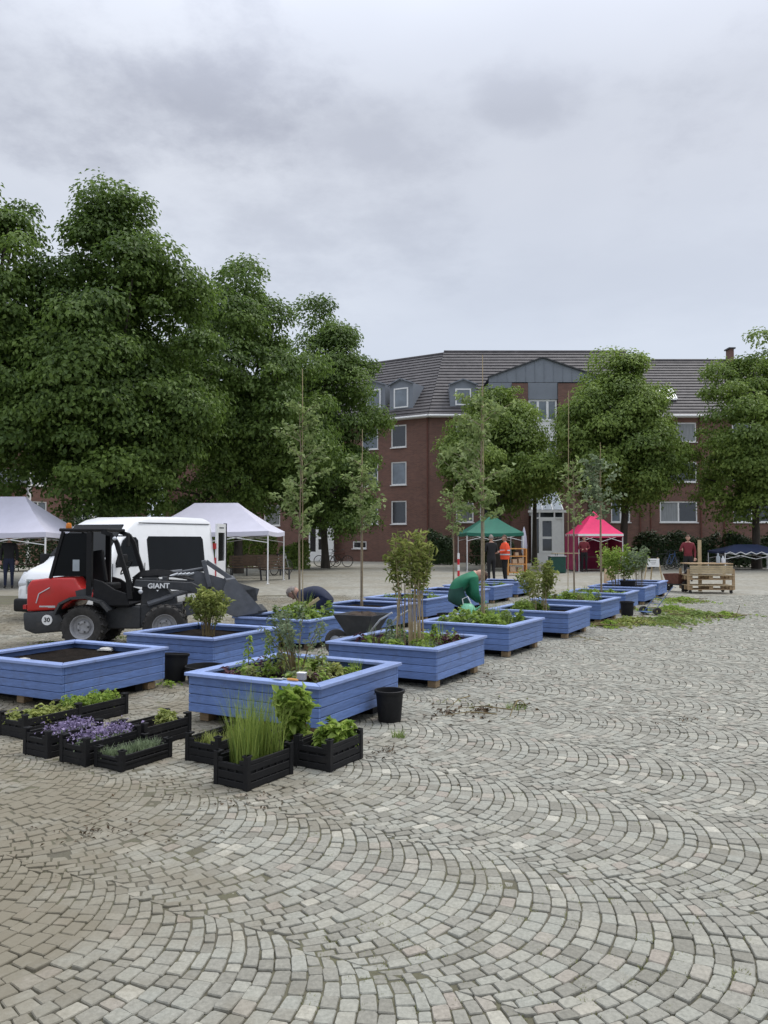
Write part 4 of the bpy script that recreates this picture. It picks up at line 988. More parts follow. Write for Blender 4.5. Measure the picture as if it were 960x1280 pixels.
shrub(Vector((k4.location.x, k4.location.y, .1)), .50, .17, 'tall bushy plant with broad fresh green leaves behind the grass', 84, n=900, ls=.085, mat='leaf_bright', nst=22, low=.1, name='broad_leaved_plant', rb=.09, aspect=.6, cat='plant', spread=.75)
tray_plants(gq, .29, .47, 'even carpet of grey-green seedlings in the flat tray', 85, 'leaf_grey', 26, .09, .03, 'shoots')
tray_plants(p2c, .29, .50, 'low purple flowers in the crate behind the seedling tray', 86, 'leaf_grey', 22, .09, .028, mat2='leaf_purple', name='purple_flowers')
tray_plants(p1c, .29, .50, 'low purple flowers in the leftmost purple crate', 87, 'leaf_grey', 20, .09, .028, area=(-.3, 1, -.6, 1), mat2='leaf_purple', name='purple_flowers')
tray_plants(pb2, .29, .50, 'small yellowish plant standing up behind the purple flowers', 88, 'leaf_yellow', 4, .17, .05, area=(-.2, .6, .1, .8))
tray_plants(c0, .34, .56, 'heap of bright feathery green leaves below the soil-filled planter', 89, 'leaf_bright', 26, .15, .05, aspect=.3)
tray_plants(c00, .34, .56, 'pale green leaves in the crate at the left photo edge', 90, 'leaf_yellow', 18, .12, .05)
# dark trays by the green jacket
k5 = crate(None, .40, .60, .17, 'black crate with wine red plants beside the green watering can', -29, Fw=(1.72, 13.2, 0)); del_ = tray_plants(k5, .4, .6, 'dark wine red young plants in the crate by the watering can', 91, 'leaf_wine', 14, .12, .05)
for o in list(bpy.data.objects):
    if '_h' in o.keys(): del o['_h']

# ------------------------------------------------------------------ buckets
def bucket(loc, r0, r1, h, label, rot=(0, 0, 0), handles=True, name='bucket', group='black plastic buckets'):
    t = thing(name, label, 'bucket', loc, 0, group); t.rotation_euler = rot
    MB().lathe([(.001, 0), (r0, 0), (r0 + .003, .008), (r1 - .004, h - .03), (r1 + .008, h - .028), (r1 + .012, h - .004), (r1 + .006, h), (r1 - .006, h - .002), (r0 - .006, .012), (.001, .010)], 28).build('bucket_body', MT['black_plastic'], t, smooth=True)
    if handles:
        a = [(r1 + .012, 0, h - .02)] + [((r1 + .016) * math.cos(q), (r1 + .016) * math.sin(q) , h - .02 - .05 * math.sin(q)) for q in [math.pi * i / 8 for i in range(1, 8)]] + [(-r1 - .012, 0, h - .02)]
        MB().tube(a, .003, 5).build('bail_handle', MT['dark_metal'], t)
    return t
bucket(gp(487, 901), .098, .125, .275, 'black bucket standing alone on the cobbles right of the nearest planter', (0, 0, .4))
b_ = bucket(gp(218, 851), .12, .145, .31, 'black bucket with a wire handle standing between the two left planters', (R(-4), R(3), R(20)))
bucket(Vector((-2.02, 8.93, 0)), .17, .21, .19, 'wide low black tub beside the upright bucket, half behind the nearest planter', (0, 0, 1), name='tub')
bucket(gp(784, 769.5), .12, .14, .30, 'black bucket by the edge of the right row, at the start of the leaf clippings', (0, 0, .3))
bucket(pl('R7', .35, -.55, SOILZ), .16, .19, .22, 'black plant pot standing on the planter with the dense shrub', (0, 0, 0), False, 'plant_pot')
bucket(Vector((1.08, 14.05, 0)), .11, .13, .3, 'red bucket at the feet of the person in the green jacket', (0, 0, 0), True, 'bucket', None).children[0].data.materials[0] = MT['red_plastic']
# ------------------------------------------------------------------ things on the nearest planter
c_ = pl('R1', .72, -.93, PZ + PH); g_ = thing('small_box', 'small pale grey box on the rim of the nearest planter', 'box', c_, R(-20))
b = MB(); b.box((0, 0, .028), (.07, .05, .056)); b.build('box_body', MT['rim_grey'], g_, bevel=.004); MB().box((0, 0, .060), (.074, .054, .008)).build('lid', MT['white_plain'], g_, bevel=.002)
g_ = thing('hand_trowel', 'hand trowel with orange handle lying on the rim of the nearest planter', 'trowel', pl('R1', .58, -1.08, PZ + PH), R(-25))
MB().tube([(.0, 0, .012), (.03, 0, .014), (.10, 0, .012)], [.009, .012, .009], 8).build('handle', MT['orange_wood'], g_, smooth=True)
b = MB(); b.tube([(0, 0, .012), (-.05, 0, .02)], .004, 6); b.add([(-.05, -.028, .012), (-.05, 0, .006), (-.05, .028, .012), (-.15, .0, .008), (-.12, -.024, .011), (-.12, .024, .011)], [(0, 1, 3, 4), (1, 2, 5, 3)]); b.build('blade', MT['galv'], g_)
for i, (px, py, r_) in enumerate(((133, 812, .09), (30, 824, .06), (90, 806, .05))):
    k = gp(px, py, SOILZ + .02); g = np.random.default_rng(200 + i); m = MB().ell((0, 0, 0), (r_, r_ * .8, r_ * .28), 9, 6); m.v = [tuple(Vector(p) * (1 + .25 * g.uniform(-1, 1))) for p in m.v]
    tag(m.build('stone', MT['stone_chip'], None, k), ['largest pale flat stone on the dark soil of the nearest left planter', 'pale stone at the left edge of the bare soil planter', 'small pale stone at the back of the bare soil planter'][i], 'stone')

# ------------------------------------------------------------------ wheelbarrow
wb = thing('wheelbarrow', 'wheelbarrow with a dark tray and bare metal handles behind the cane planter', 'wheelbarrow', Vector((-.30, 10.75, 0)), R(-28))
def tray(b, z0, z1, a0, b0, a1, b1, th=.012):
    o = [(-a1, -b1, z1), (a1, -b1, z1), (a1, b1, z1), (-a1, b1, z1)]; i = [(-a0, -b0, z0), (a0, -b0, z0), (a0, b0, z0), (-a0, b0, z0)]
    o2 = [(x * .965, y * .965, z) for x, y, z in o]; i2 = [(x * .95, y * .95, z + th) for x, y, z in i]
    return b.add(o + i + o2 + i2, [(0, 4, 5, 1), (1, 5, 6, 2), (2, 6, 7, 3), (3, 7, 4, 0), (4, 7, 6, 5), (0, 1, 9, 8), (1, 2, 10, 9), (2, 3, 11, 10), (3, 0, 8, 11), (8, 9, 13, 12), (9, 10, 14, 13), (10, 11, 15, 14), (11, 8, 12, 15), (12, 13, 14, 15)])
tray(MB(), .30, .60, .15, .14, .30, .27).build('tray', MT['dark_metal'], wb, bevel=.006)
m = MB().ell((0, 0, .545), (.235, .205, .07), 14, 8); g = np.random.default_rng(9); m.v = [tuple(Vector(p) + Vector((0, 0, g.normal(0, .012)))) for p in m.v]; m.build('soil', MT['loam'], wb, smooth='all')
f = MB()
for s_ in (-1, 1):
    f.tube([(-.40, s_ * .07, .19), (-.25, s_ * .15, .28), (.20, s_ * .22, .33), (.42, s_ * .26, .56), (.60, s_ * .27, .66)], .014, 7); f.tube([(.1, s_ * .2, .3), (.14, s_ * .22, 0.0), (.24, s_ * .22, 0.0), (.3, s_ * .23, .42)], .012, 6)
f.build('frame', MT['galv'], wb, smooth=True)
wh = MB().lathe([(.10, -.035), (.155, -.038), (.185, -.02), (.185, .02), (.155, .038), (.10, .035)], 20, Matrix.Translation((-.40, 0, .185)) @ Matrix.Rotation(R(90), 4, 'X'), True).build('wheel', MT['rubber'], wb, smooth=True)
MB().lathe([(.001, -.045), (.10, -.03), (.10, .03), (.001, .045)], 14, Matrix.Translation((-.40, 0, .185)) @ Matrix.Rotation(R(90), 4, 'X')).build('hub', MT['galv'], wh)

# ------------------------------------------------------------------ text
def text_mesh(s, size, mat, parent, loc, rot, ext=.004, name='lettering', align='CENTER', bold=0.0):
    cu = bpy.data.curves.new('txt', 'FONT'); cu.body = s; cu.size = size; cu.extrude = ext; cu.align_x = align; cu.align_y = 'CENTER'; cu.offset = bold; cu.resolution_u = 3
    ob = bpy.data.objects.new('txt', cu); COL.objects.link(ob); bpy.context.view_layer.update()
    me = bpy.data.meshes.new_from_object(ob.evaluated_get(bpy.context.evaluated_depsgraph_get())); me.name = name
    bpy.data.objects.remove(ob); bpy.data.curves.remove(cu); me.materials.clear(); me.materials.append(mat)
    return link(name, me, parent, loc, rot)
def wheel(parent, c, r, w, rim=.58, T=None, hubmat='rim_grey', lugs=0):
    M0 = (T or Matrix()) @ Matrix.Translation(c) @ Matrix.Rotation(R(90), 4, 'X')
    ty = MB().lathe([(r * rim, -w * .42), (r * .80, -w * .52), (r * .93, -w * .5), (r, -w * .36), (r, w * .36), (r * .93, w * .5), (r * .80, w * .52), (r * rim, w * .42)], 36, M0, True)
    o = ty.build('tyre', MT['rubber'], parent, smooth=True)
    if lugs:
        b = MB()
        for i in range(lugs):
            a = 2 * math.pi * i / lugs
            for s_ in (-1, 1):
                b.m = M0; p0 = Vector((math.cos(a) * r * .985, math.sin(a) * r * .985, s_ * w * .04)); a2 = a + s_ * .001 + .16; p1 = Vector((math.cos(a2) * r * .985, math.sin(a2) * r * .985, s_ * w * .47)); b.bar(p0, p1, .030, .034, up=p0.normalized())
        b.build('tread_lugs', MT['rubber'], o)
    rm = MB().lathe([(.001, w * .12), (r * .16, w * .12), (r * .18, w * .20), (r * .30, w * .18), (r * .36, w * .06), (r * (rim - .1), w * .10), (r * (rim - .03), w * .40), (r * (rim + .02), w * .42), (r * (rim + .02), w * .36), (r * rim, -w * .40), (.001, -w * .3)], 28, M0).build('rim', MT[hubmat], o, smooth=True)
    b = MB(); b.m = M0
    for i in range(5): b.box((math.cos(i * 1.257) * r * .25, math.sin(i * 1.257) * r * .25, w * .22), (r * .06, r * .06, w * .08))
    b.build('wheel_bolts', MT['dark_metal'], o)
    return o
# ------------------------------------------------------------------ red compact wheel loader
LO = thing('wheel_loader', 'small red and dark grey wheel loader with open cab and raised bucket', 'wheel loader', (-4.0, 12.2, 0))
RW = .31
for s_ in (-1, 1):
    Tm = Matrix() if s_ < 0 else Matrix.Rotation(math.pi, 4, 'Z')
    wheel(LO, (-.46 * (-s_), -.42, RW), RW, .24, T=Tm, lugs=18)
FU = Matrix.Translation((.06, 0, 0)) @ Matrix.Rotation(R(13), 4, 'Z')
for s_ in (-1, 1):
    Tm = FU @ (Matrix() if s_ < 0 else Matrix.Rotation(math.pi, 4, 'Z'))
    wheel(LO, ((.56) * (-s_), -.42, RW), RW, .24, T=Tm, lugs=18)
# rear body
MB().prism([(-1.33, .53), (-1.33, .90), (-1.27, 1.0), (-.95, 1.04), (-.62, 1.04), (-.55, .90), (-.30, .82), (-.34, .70), (-.62, .70), (-.80, .56)], -.42, .42).build('engine_hood', MT['red_paint'], LO, bevel=.035, seg=3, smooth=True)
b = MB().prism([(-1.36, .26), (-1.38, .52), (-.86, .55), (-.78, .42), (-.76, .24), (-1.2, .20)], -.43, .43); b.build('counterweight', MT['dark_metal'], LO, bevel=.03, smooth=True)
MB().box((-.2, 0, .42), (1.0, .36, .34)).build('chassis', MT['dark_metal'], LO, bevel=.02)
for s_ in (-1, 1):
    b = MB(); pts = [(-.86, .50), (-.78, .66), (-.62, .74), (-.40, .75), (-.18, .68), (-.06, .55)]
    for i in range(5):
        (xa, za), (xb, zb) = pts[i], pts[i + 1]; b.bar((xa, s_ * .40, za), (xb, s_ * .40, zb), .34, .035)
    b.build('mudguard', MT['dark_metal'], LO)
    b = MB(); b.bar((-1.18, s_ * .424, .66), (-1.14, s_ * .424, .80), .012, .018, up=(0, 1, 0)); b.bar((-1.14, s_ * .424, .80), (-.98, s_ * .424, .89), .012, .018, up=(0, 1, 0)); b.build('hood_stripe', MT['lamp_glass'], LO)
    MB().lathe([(.001, 0), (.078, 0), (.078, .006), (.001, .006)], 24, Matrix.Translation((-1.01, s_ * .432, .41)) @ Matrix.Rotation(R(90) if s_ < 0 else R(-90), 4, 'X')).build('speed_disc', MT['white_plain'], LO)
    MB().box((-1.36, s_ * .36, .60), (.05, .09, .06)).build('tail_light', MT['red_lens'], LO)
text_mesh('30', .092, MT['black_plastic'], LO, (-1.01, -.441, .41), (R(90), 0, 0), .001, 'speed_number', bold=.002)
b = MB(); b.box((-1.07, -.423, .610), (.13, .006, .022)); b.box((-.95, -.423, .607), (.11, .006, .030)); b.build('model_badge', MT['galv'], LO)
# cab
b = MB(); hw = .40
def post(b, pts, w=.05):
    for i in range(len(pts) - 1): b.bar(pts[i], pts[i + 1], w, w)
for s_ in (-1, 1):
    y = s_ * hw
    post(b, [(-.98, y, 1.03), (-.80, y, 1.72)], .045); post(b, [(-.40, y, .78), (-.40, y, 1.72)], .075)
    post(b, [(-.22, y, 1.725), (-.08, y, 1.68), (.00, y, 1.56), (.08, y, 1.30), (.18, y, 1.0), (.21, y, .72)], .06); b.build('cab_frame', MT['black_plastic'], LO); b = MB()
b = MB(); b.box((-.50, 0, 1.75), (.72, .86, .05)); b.build('cab_roof', MT['black_plastic'], LO, bevel=.02)
b = MB().prism([(-.34, .62), (-.34, 1.02), (-.20, .98), (-.02, .86), (.16, .80), (.20, .62)], -.42, -.38); b.prism([(-.34, .62), (-.34, 1.02), (-.20, .98), (-.02, .86), (.16, .80), (.20, .62)], .38, .42); b.box((-.08, 0, .62), (.52, .8, .03)); b.build('cab_lower', MT['black_plastic'], LO, bevel=.01)
b = MB().prism([(-.60, .84), (-.58, .74), (-.36, .74), (-.34, .90)], -.424, -.40); b.build('side_panel', MT['dark_metal'], LO)
b = MB(); b.box((-.30, 0, .88), (.36, .42, .12)); b.bar((-.46, 0, .92), (-.54, 0, 1.42), .40, .10); b.build('seat', MT['black_plastic'], LO, bevel=.03)
b = MB(); b.lathe([(.13, -.01), (.145, 0), (.13, .01), (.115, 0)], 18, Matrix.Translation((.02, 0, 1.18)) @ Matrix.Rotation(R(-55), 4, 'Y'), True); b.tube([(.12, 0, .80), (.02, 0, 1.18)], .025, 6); b.build('steering_wheel', MT['black_plastic'], LO)
gl = MB(); gl.quad((-.96, -hw, 1.06), (-.43, -hw, 1.06), (-.43, -hw, 1.70), (-.79, -hw, 1.70)); gl.build('side_window', MT['tinted_glass'], LO)
gl = MB(); gl.quad((-.97, -.37, 1.05), (-.97, .37, 1.05), (-.81, .37, 1.70), (-.81, -.37, 1.70)); gl.build('rear_window', MT['tinted_glass'], LO)
MB().box((-.60, -.407, 1.22), (.10, .006, .17)).build('sticker', MT['glass_roof'], LO)
b = MB(); b.lathe([(.001, 0), (.04, 0), (.045, .02), (.035, .075), (.001, .085)], 12, Matrix.Translation((-.76, -.30, 1.775))); b.build('beacon', MT['amber'], LO, smooth=True)
b = MB(); b.box((.20, -.50, 1.60), (.03, .10, .20)); b.bar((-.0, -.42, 1.66), (.18, -.5, 1.66), .02); b.build('mirror', MT['black_plastic'], LO, bevel=.01)
b = MB(); b.ell((-.02, -.43, 1.62), (.035, .03, .03)); b.build('work_lamp', MT['lamp_glass'], LO, smooth=True)
# front unit and boom (steered a little away)
b = MB(); b.m = FU
b.box((.50, 0, .45), (.62, .42, .34)); b.prism([(.18, .5), (.22, 1.02), (.42, 1.02), (.72, .70), (.74, .5)], -.20, .20); b.build('front_frame', MT['dark_metal'], LO, bevel=.015)
b = MB(); b.m = FU
for s_ in (-1, 1):
    y = s_ * .30
    b.prism([(.10, .90), (.12, 1.00), (.95, .95), (1.22, .80), (1.36, .58), (1.26, .54), (1.10, .73), (.90, .82)], y - .04, y + .04)
b.box((.55, 0, 1.0), (.08, .6, .08)); b.build('boom', MT['dark_metal'], LO, bevel=.01)
b = MB(); b.m = FU
for s_ in (-1, 1): b.tube([(.30, s_ * .22, .62), (.66, s_ * .22, .74)], .045, 8); b.tube([(.66, s_ * .22, .74), (1.06, s_ * .22, .84)], .024, 8)
b.build('lift_cylinder', MT['grey_metal'], LO, smooth=True)
b = MB(); b.m = FU; b.tube([(.22, 0, 1.04), (.80, 0, 1.10)], .045, 8); b.tube([(.80, 0, 1.10), (1.16, 0, 1.16)], .026, 8); b.bar((1.12, -.05, 1.28), (1.22, -.05, .86), .07, .11); b.bar((1.16, .0, 1.26), (1.56, .0, .98), .07, .07); b.build('tilt_linkage', MT['grey_metal'], LO, bevel=.008)
b = MB(); b.m = FU
for i in range(6): 
    o_ = .03 * i; b.tube([(.05, -.14 + o_ * 1.4, .86 + o_), (.18, -.18 + o_, 1.04 + o_ * .5), (.42, -.22 + o_, 1.06 + .015 * i), (.70, -.24 + o_ * 1.5, 1.03 + o_ * .5), (.98, -.26 + o_, .98)], .010, 6)
b.build('hydraulic_hoses', MT['black_plastic'], LO, smooth=True)
b = MB(); b.m = FU
for i in range(5): b.tube([(.62 + .06 * i, -.2 + .04 * i, 1.04), (.74 + .06 * i, -.2 + .04 * i, 1.08)], .018, 6)
b.build('hose_couplings', MT['galv'], LO)
tx = text_mesh('GIANT', .105, MT['white_plain'], LO, FU @ Vector((.46, -.345, .902)), (R(90), 0, R(13)), .002, 'lettering', bold=.003)
b = MB(); b.m = FU; b.add([(.425, -.345, .843), (.465, -.345, .843), (.445, -.345, .818), (.425, -.338, .843), (.465, -.338, .843), (.445, -.338, .818)], [(0, 1, 2), (5, 4, 3), (0, 3, 4, 1), (1, 4, 5, 2), (2, 5, 3, 0)]); b.build('triangle_emblem', MT['white_plain'], LO)
b = MB(); b.m = FU; b.ell((.20, -.36, .82), (.035, .03, .035)); b.build('headlight', MT['lamp_glass'], LO, smooth=True)
b = MB(); b.m = FU
prof = [(1.46, .98), (1.38, .72), (1.42, .52), (1.60, .44), (2.02, .50)]
for i in range(4):
    (xa, za), (xb, zb) = prof[i], prof[i + 1]; b.bar((xa, 0, za), (xb, 0, zb), 1.12, .022)
side = prof + [(1.98, .56), (1.60, 1.0)]
b.prism(side, -.57, -.545); b.prism(side, .545, .57); b.bar((1.46, 0, .98), (1.60, 0, 1.0), 1.12, .025)
bk = b.build('bucket', MT['grey_metal'], LO)
b = MB(); b.m = FU; b.bar((1.94, 0, .50), (2.08, 0, .515), 1.16, .03); b.build('cutting_edge', MT['dark_metal'], bk)
b = MB(); b.m = FU; g = np.random.default_rng(17); b.ell((1.62, 0, .60), (.24, .52, .17), 20, 10); b.v = [tuple(Vector(p) + Vector((0, 0, g.normal(0, .01)))) for p in b.v]; b.build('soil_load', MT['loam'], bk, smooth='all')

# ------------------------------------------------------------------ white van
VA = R(66); VN = thing('van', 'white minibus van with its rear door open, behind the red loader', 'van', (-5.74, 15.2, 0), R(67)); VN.scale = (.93, .97, 1)
VW, VL = 1.86, 4.6
def vsec(x, z0, zt, ins, e=0.0):
    zm = min(1.0, zt - .16); a = ins
    half = [(.05 + e, z0), (.0 + e, z0 + .10), (.0 + e, z0 + .3), (.005 + e, zm), (a + e, zt - .12), (a + .04 + e, zt - .045), (a + .16 + e, zt)]
    return [(x, y, z) for y, z in half] + [(x, VW - y, z) for y, z in reversed(half)]
st = [(-.02, .34, .62, .05, .14), (.0, .26, .72, .03, .06), (.06, .22, .92, .05, .02), (.22, .20, 1.03, .07, 0), (.60, .20, 1.16, .09, 0), (.72, .20, 1.24, .10, 0), (1.08, .20, 1.60, .12, 0), (1.44, .20, 1.93, .13, 0), (1.70, .20, 2.03, .13, 0), (2.1, .20, 2.10, .13, 0), (3.4, .20, 2.13, .13, 0), (4.4, .20, 2.12, .13, 0), (4.56, .22, 2.08, .14, .01), (4.6, .30, 2.0, .16, .03)]
b = MB(); n_ = 14
for s_ in st: b.v += vsec(*s_)
for i in range(len(st) - 1):
    for k in range(n_): k2_ = (k + 1) % n_; b.f.append((i * n_ + k, i * n_ + k2_, (i + 1) * n_ + k2_, (i + 1) * n_ + k))
b.f.append(tuple(range(n_))); b.f.append(tuple((len(st) - 1) * n_ + k for k in range(n_)))
body = b.build('body', MT['white_paint'], VN, smooth=True)
sy = lambda z, zt=2.1, ins=.13: .005 + (ins - .005) * (z - 1.0) / (zt - .12 - 1.0)
def sidewin(x0, x1, z0, z1, name='side_window', far=False, x0t=None, x1t=None):
    x0t = x0 if x0t is None else x0t; x1t = x1 if x1t is None else x1t; r_ = .07
    def P(x, z, o): y = sy(z) - o; return (x, VW - y if far else y, z)
    xs0 = lambda z: x0 + (x0t - x0) * (z - z0) / (z1 - z0); xs1 = lambda z: x1 + (x1t - x1) * (z - z0) / (z1 - z0)
    out_ = [(xs0(z0) + r_, z0), (xs1(z0) - r_, z0), (xs1(z0 + r_), z0 + r_), (xs1(z1 - r_), z1 - r_), (xs1(z1) - r_, z1), (xs0(z1) + r_, z1), (xs0(z1 - r_), z1 - r_), (xs0(z0 + r_), z0 + r_)]
    b = MB(); b.add([P(x, z, .007) for x, z in out_] + [P(x, z, -.03) for x, z in out_], [tuple(range(8))] + [(i, (i + 1) % 8, (i + 1) % 8 + 8, i + 8) for i in range(8)])
    return b.build(name, MT['tinted_glass'], VN)
for fr in (False, True):
    sidewin(1.98, 4.12, .86, 1.68, 'side_window', fr); sidewin(.86, 1.68, 1.05, 1.66, 'front_door_window', fr, 1.26, 1.68)
    y = VW + .004 if fr else -.004
    b = MB()
    for x in (.78, 1.82, 4.18): b.box((x, y, .72), (.012, .010, .80))
    b.box((2.9, y, .92), (1.5, .012, .03)); b.build('door_seams', MT['dark_metal'], VN)
    b = MB(); yy = VW - .118 if fr else .118; b.bar((1.75, yy, 1.965), (4.45, yy, 1.975), .012, .02); b.build('roof_gutter', MT['grey_metal'], VN)  # gutter strip; its dark line also paints the shading along the roof crease
    b = MB(); b.box((2.3, y, .42), (3.6, .03, .09)); b.build('side_trim', MT['dark_metal'], VN, bevel=.008)
def wsp(x, y, z): return (x, y, z)
ws = MB(); nrm = Vector((-.75, 0, .70)) * .012
c4 = [Vector((.74, .17, 1.27)), Vector((.74, VW - .17, 1.27)), Vector((1.42, VW - .26, 1.92)), Vector((1.42, .26, 1.92))]
ws.add([tuple(p + nrm) for p in c4] + [tuple(p - nrm * 3) for p in c4], [(0, 1, 2, 3), (0, 1, 5, 4), (1, 2, 6, 5), (2, 3, 7, 6), (3, 0, 4, 7)]); ws.build('windscreen', MT['tinted_glass'], VN)
b = MB(); b.box((-.02, VW / 2, .30), (.20, VW - .06, .26)); b.build('bumper', MT['black_plastic'], VN, bevel=.05, seg=3, smooth=True)
gr = MB(); gr.box((-.035, VW / 2, .64), (.06, 1.06, .28)); gr = gr.build('grille', MT['black_plastic'], VN, bevel=.03, smooth=True)
b = MB()
for i in range(4): b.box((-.072, VW / 2, .54 + .065 * i), (.014, .98, .014))
b.build('grille_bars', MT['grey_metal'], gr); 
b = MB(); b.box((-.05, VW / 2, .80), (.05, 1.16, .045)); b.box((-.05, VW / 2 - .57, .66), (.05, .045, .26)); b.box((-.05, VW / 2 + .57, .66), (.05, .045, .26)); b.build('grille_surround', MT['galv'], gr, bevel=.01)
for y in (.20, VW - .20):
    b = MB(); b.prism([(.0, .66), (-.01, .74), (.14, .96), (.20, .95), (.08, .70)], y - .15, y + .15); b.build('headlight', MT['lamp_glass'], VN, bevel=.02, smooth=True)
for s_, y in ((1, -.14), (-1, VW + .14)):
    b = MB(); b.box((.92, y, 1.18), (.12, .20, .26)); b.bar((.92, y + s_ * .18, 1.06), (.92, y, 1.08), .05); b.build('mirror', MT['black_plastic'], VN, bevel=.03, smooth=True)
b = MB()
for y in (.30, VW - .30): b.bar((.75, y, 1.31), (.80, VW / 2 + (y - VW / 2) * .1 + .1, 1.38), .02)
b.build('wiper', MT['black_plastic'], VN)
for x in (.88, 3.75):
    for y, tm in ((.12, 0), (VW - .12, 1)):
        if tm: wheel(VN, (-x, -(VW - .12), .33), .33, .22, rim=.62, T=Matrix.Rotation(math.pi, 4, 'Z'), hubmat='galv')
        else: wheel(VN, (x, y, .33), .33, .22, rim=.62, hubmat='galv')
    for s_ in (0, VW): MB().lathe([(.36, -.012), (.42, -.012), (.42, .012), (.36, .012)], 28, Matrix.Translation((x, s_, .33)) @ Matrix.Rotation(R(90), 4, 'X'), True).build('wheel_arch', MT['dark_metal'], VN)
# rear doors: near one swung open
dr = MB(); a = R(-19); hx, hy = VL + .02, .02
dx, dy = math.cos(a), math.sin(-a)
def DP(u, z, o=0): return (hx + dx * u - dy * o, hy + dy * u + dx * o, z)
b = MB()
for (u0, u1, z0, z1, o0, o1) in ((0, .88, .40, 1.08, -.025, .025), (0, .88, 1.78, 2.0, -.025, .025), (0, .12, 1.08, 1.78, -.025, .025), (.78, .88, 1.08, 1.78, -.025, .025)):
    vs = [DP(u, z, o) for z in (z0, z1) for u, o in ((u0, o0), (u1, o0), (u1, o1), (u0, o1))]
    b.add(vs, [(3, 2, 1, 0), (4, 5, 6, 7), (0, 1, 5, 4), (1, 2, 6, 5), (2, 3, 7, 6), (3, 0, 4, 7)])
rd = b.build('rear_door', MT['white_paint'], VN)
b = MB(); b.quad(DP(.12, 1.08, 0), DP(.78, 1.08, 0), DP(.78, 1.78, 0), DP(.12, 1.78, 0)); b.build('door_window', MT['tinted_glass'], rd)
b = MB(); vs = [DP(u, z, o) for z in (.40, 2.02) for u, o in ((.88, -.04), (.93, -.04), (.93, .04), (.88, .04))]; b.add(vs, [(3, 2, 1, 0), (4, 5, 6, 7), (0, 1, 5, 4), (1, 2, 6, 5), (2, 3, 7, 6), (3, 0, 4, 7)]); b.build('door_edge', MT['black_plastic'], rd)
b = MB(); b.bar(DP(.22, 1.90, -.028), DP(.66, 1.90, -.028), .006, .03); b.build('badge', MT['grey_metal'], rd)
MB().box((VL + .004, VW * .5, 1.1), (.006, VW - .4, 1.5)).build('dark_opening_plate', MT['black_plastic'], VN)  # black plate painting the dark interior; the body behind it is closed
for z in (1.1, 1.45): MB().box((VL - .0, .05, z), (.06, .07, .14)).build('tail_light', MT['red_lens'], VN)
MB().box((VL - .0, .05, .8), (.06, .07, .3)).build('tail_light', MT['red_lens'], VN)

# ------------------------------------------------------------------ canopies
def canopy(label, cat, loc, rz, wx, wy, ze, zp, mat, ridge=0., frame='white_plain', valance=.16, sag=.10, band=None, group=None, name='gazebo', walls=None):
    t = thing(name, label, cat, loc, rz, group); b = MB(); hx, hy = wx / 2, wy / 2; n = 8
    # four sagging roof sides rising to a peak or a short ridge
    def surf(A, B, C, D):              # eave A-B, top C-D (C above A side, D above B side)
        A, B, C, D = map(Vector, (A, B, C, D)); vs = []
        for j in range(n + 1):
            v = j / n; l, r_ = A.lerp(C, v), B.lerp(D, v)
            for i in range(n + 1):
                u = i / n; p = l.lerp(r_, u); p.z -= sag * 4 * v * (1 - v) * (.6 + .4 * math.sin(math.pi * u)) + .05 * math.sin(math.pi * u) * (1 - v) ** 2
                vs.append(tuple(p))
        b.add(vs, [(j * (n + 1) + i, j * (n + 1) + i + 1, (j + 1) * (n + 1) + i + 1, (j + 1) * (n + 1) + i) for j in range(n) for i in range(n)])
    T0, T1 = (-ridge / 2, 0, zp), (ridge / 2, 0, zp)
    surf((-hx, -hy, ze), (hx, -hy, ze), T0, T1); surf((hx, hy, ze), (-hx, hy, ze), T1, T0); surf((hx, -hy, ze), (hx, hy, ze), T1, T1); surf((-hx, hy, ze), (-hx, -hy, ze), T0, T0)
    b.build('canopy_roof', MT[mat], t, smooth=True)
    v = MB()
    for (ax, ay, bx_, by) in ((-hx, -hy, hx, -hy), (hx, -hy, hx, hy), (hx, hy, -hx, hy), (-hx, hy, -hx, -hy)):
        m = 16
        for i in range(m):
            p = [(ax + (bx_ - ax) * k / m, ay + (by - ay) * k / m) for k in (i, i + 1)]; dz = [.05 * math.sin(math.pi * k / m) for k in (i, i + 1)]
            v.add([(*p[0], ze - dz[0]), (*p[1], ze - dz[1]), (*p[1], ze - valance - dz[1]), (*p[0], ze - valance - dz[0])], [(0, 1, 2, 3)])
    v.build('valance', MT[band or mat], t)
    for sx in (-1, 1):
        for sy_ in (-1, 1):
            p = MB(); p.box((sx * (hx - .03), sy_ * (hy - .03), ze / 2), (.04, .04, ze)); p.box((sx * (hx - .03), sy_ * (hy - .03), .006), (.12, .12, .012)); p.build('pole', MT[frame], t)
    for sy_ in (-1, 1):
        tr = MB()
        for i in range(2):
            xa, xb = -hx + .05 + i * (hx - .05), -hx + .05 + (i + 1) * (hx - .05)
            tr.bar((xa, sy_ * (hy - .03), ze - .08), (xb, sy_ * (hy - .03), ze - .42), .025); tr.bar((xa, sy_ * (hy - .03), ze - .42), (xb, sy_ * (hy - .03), ze - .08), .025)
        tr.build('folding_frame', MT[frame], t)
    if walls:
        for w in walls:
            b = MB(); A, B = {'back': ((-hx, hy), (hx, hy)), 'left': ((-hx, -hy), (-hx, hy)), 'right': ((hx, -hy), (hx, hy))}[w]
            for i in range(14):
                p = []
                for k in (i, i + 1):
                    u = k / 14; o = .035 * math.sin(u * 40); q = Vector((A[0] + (B[0] - A[0]) * u, A[1] + (B[1] - A[1]) * u)); d = Vector((B[1] - A[1], A[0] - B[0])).normalized(); q -= d * (.03 + o * .5); p.append(q)
                b.quad((*p[0], .05), (*p[1], .05), (*p[1], ze - .03), (*p[0], ze - .03))
            b.build('side_wall', MT['tent_wall_shaded'], t, smooth=True)
    return t
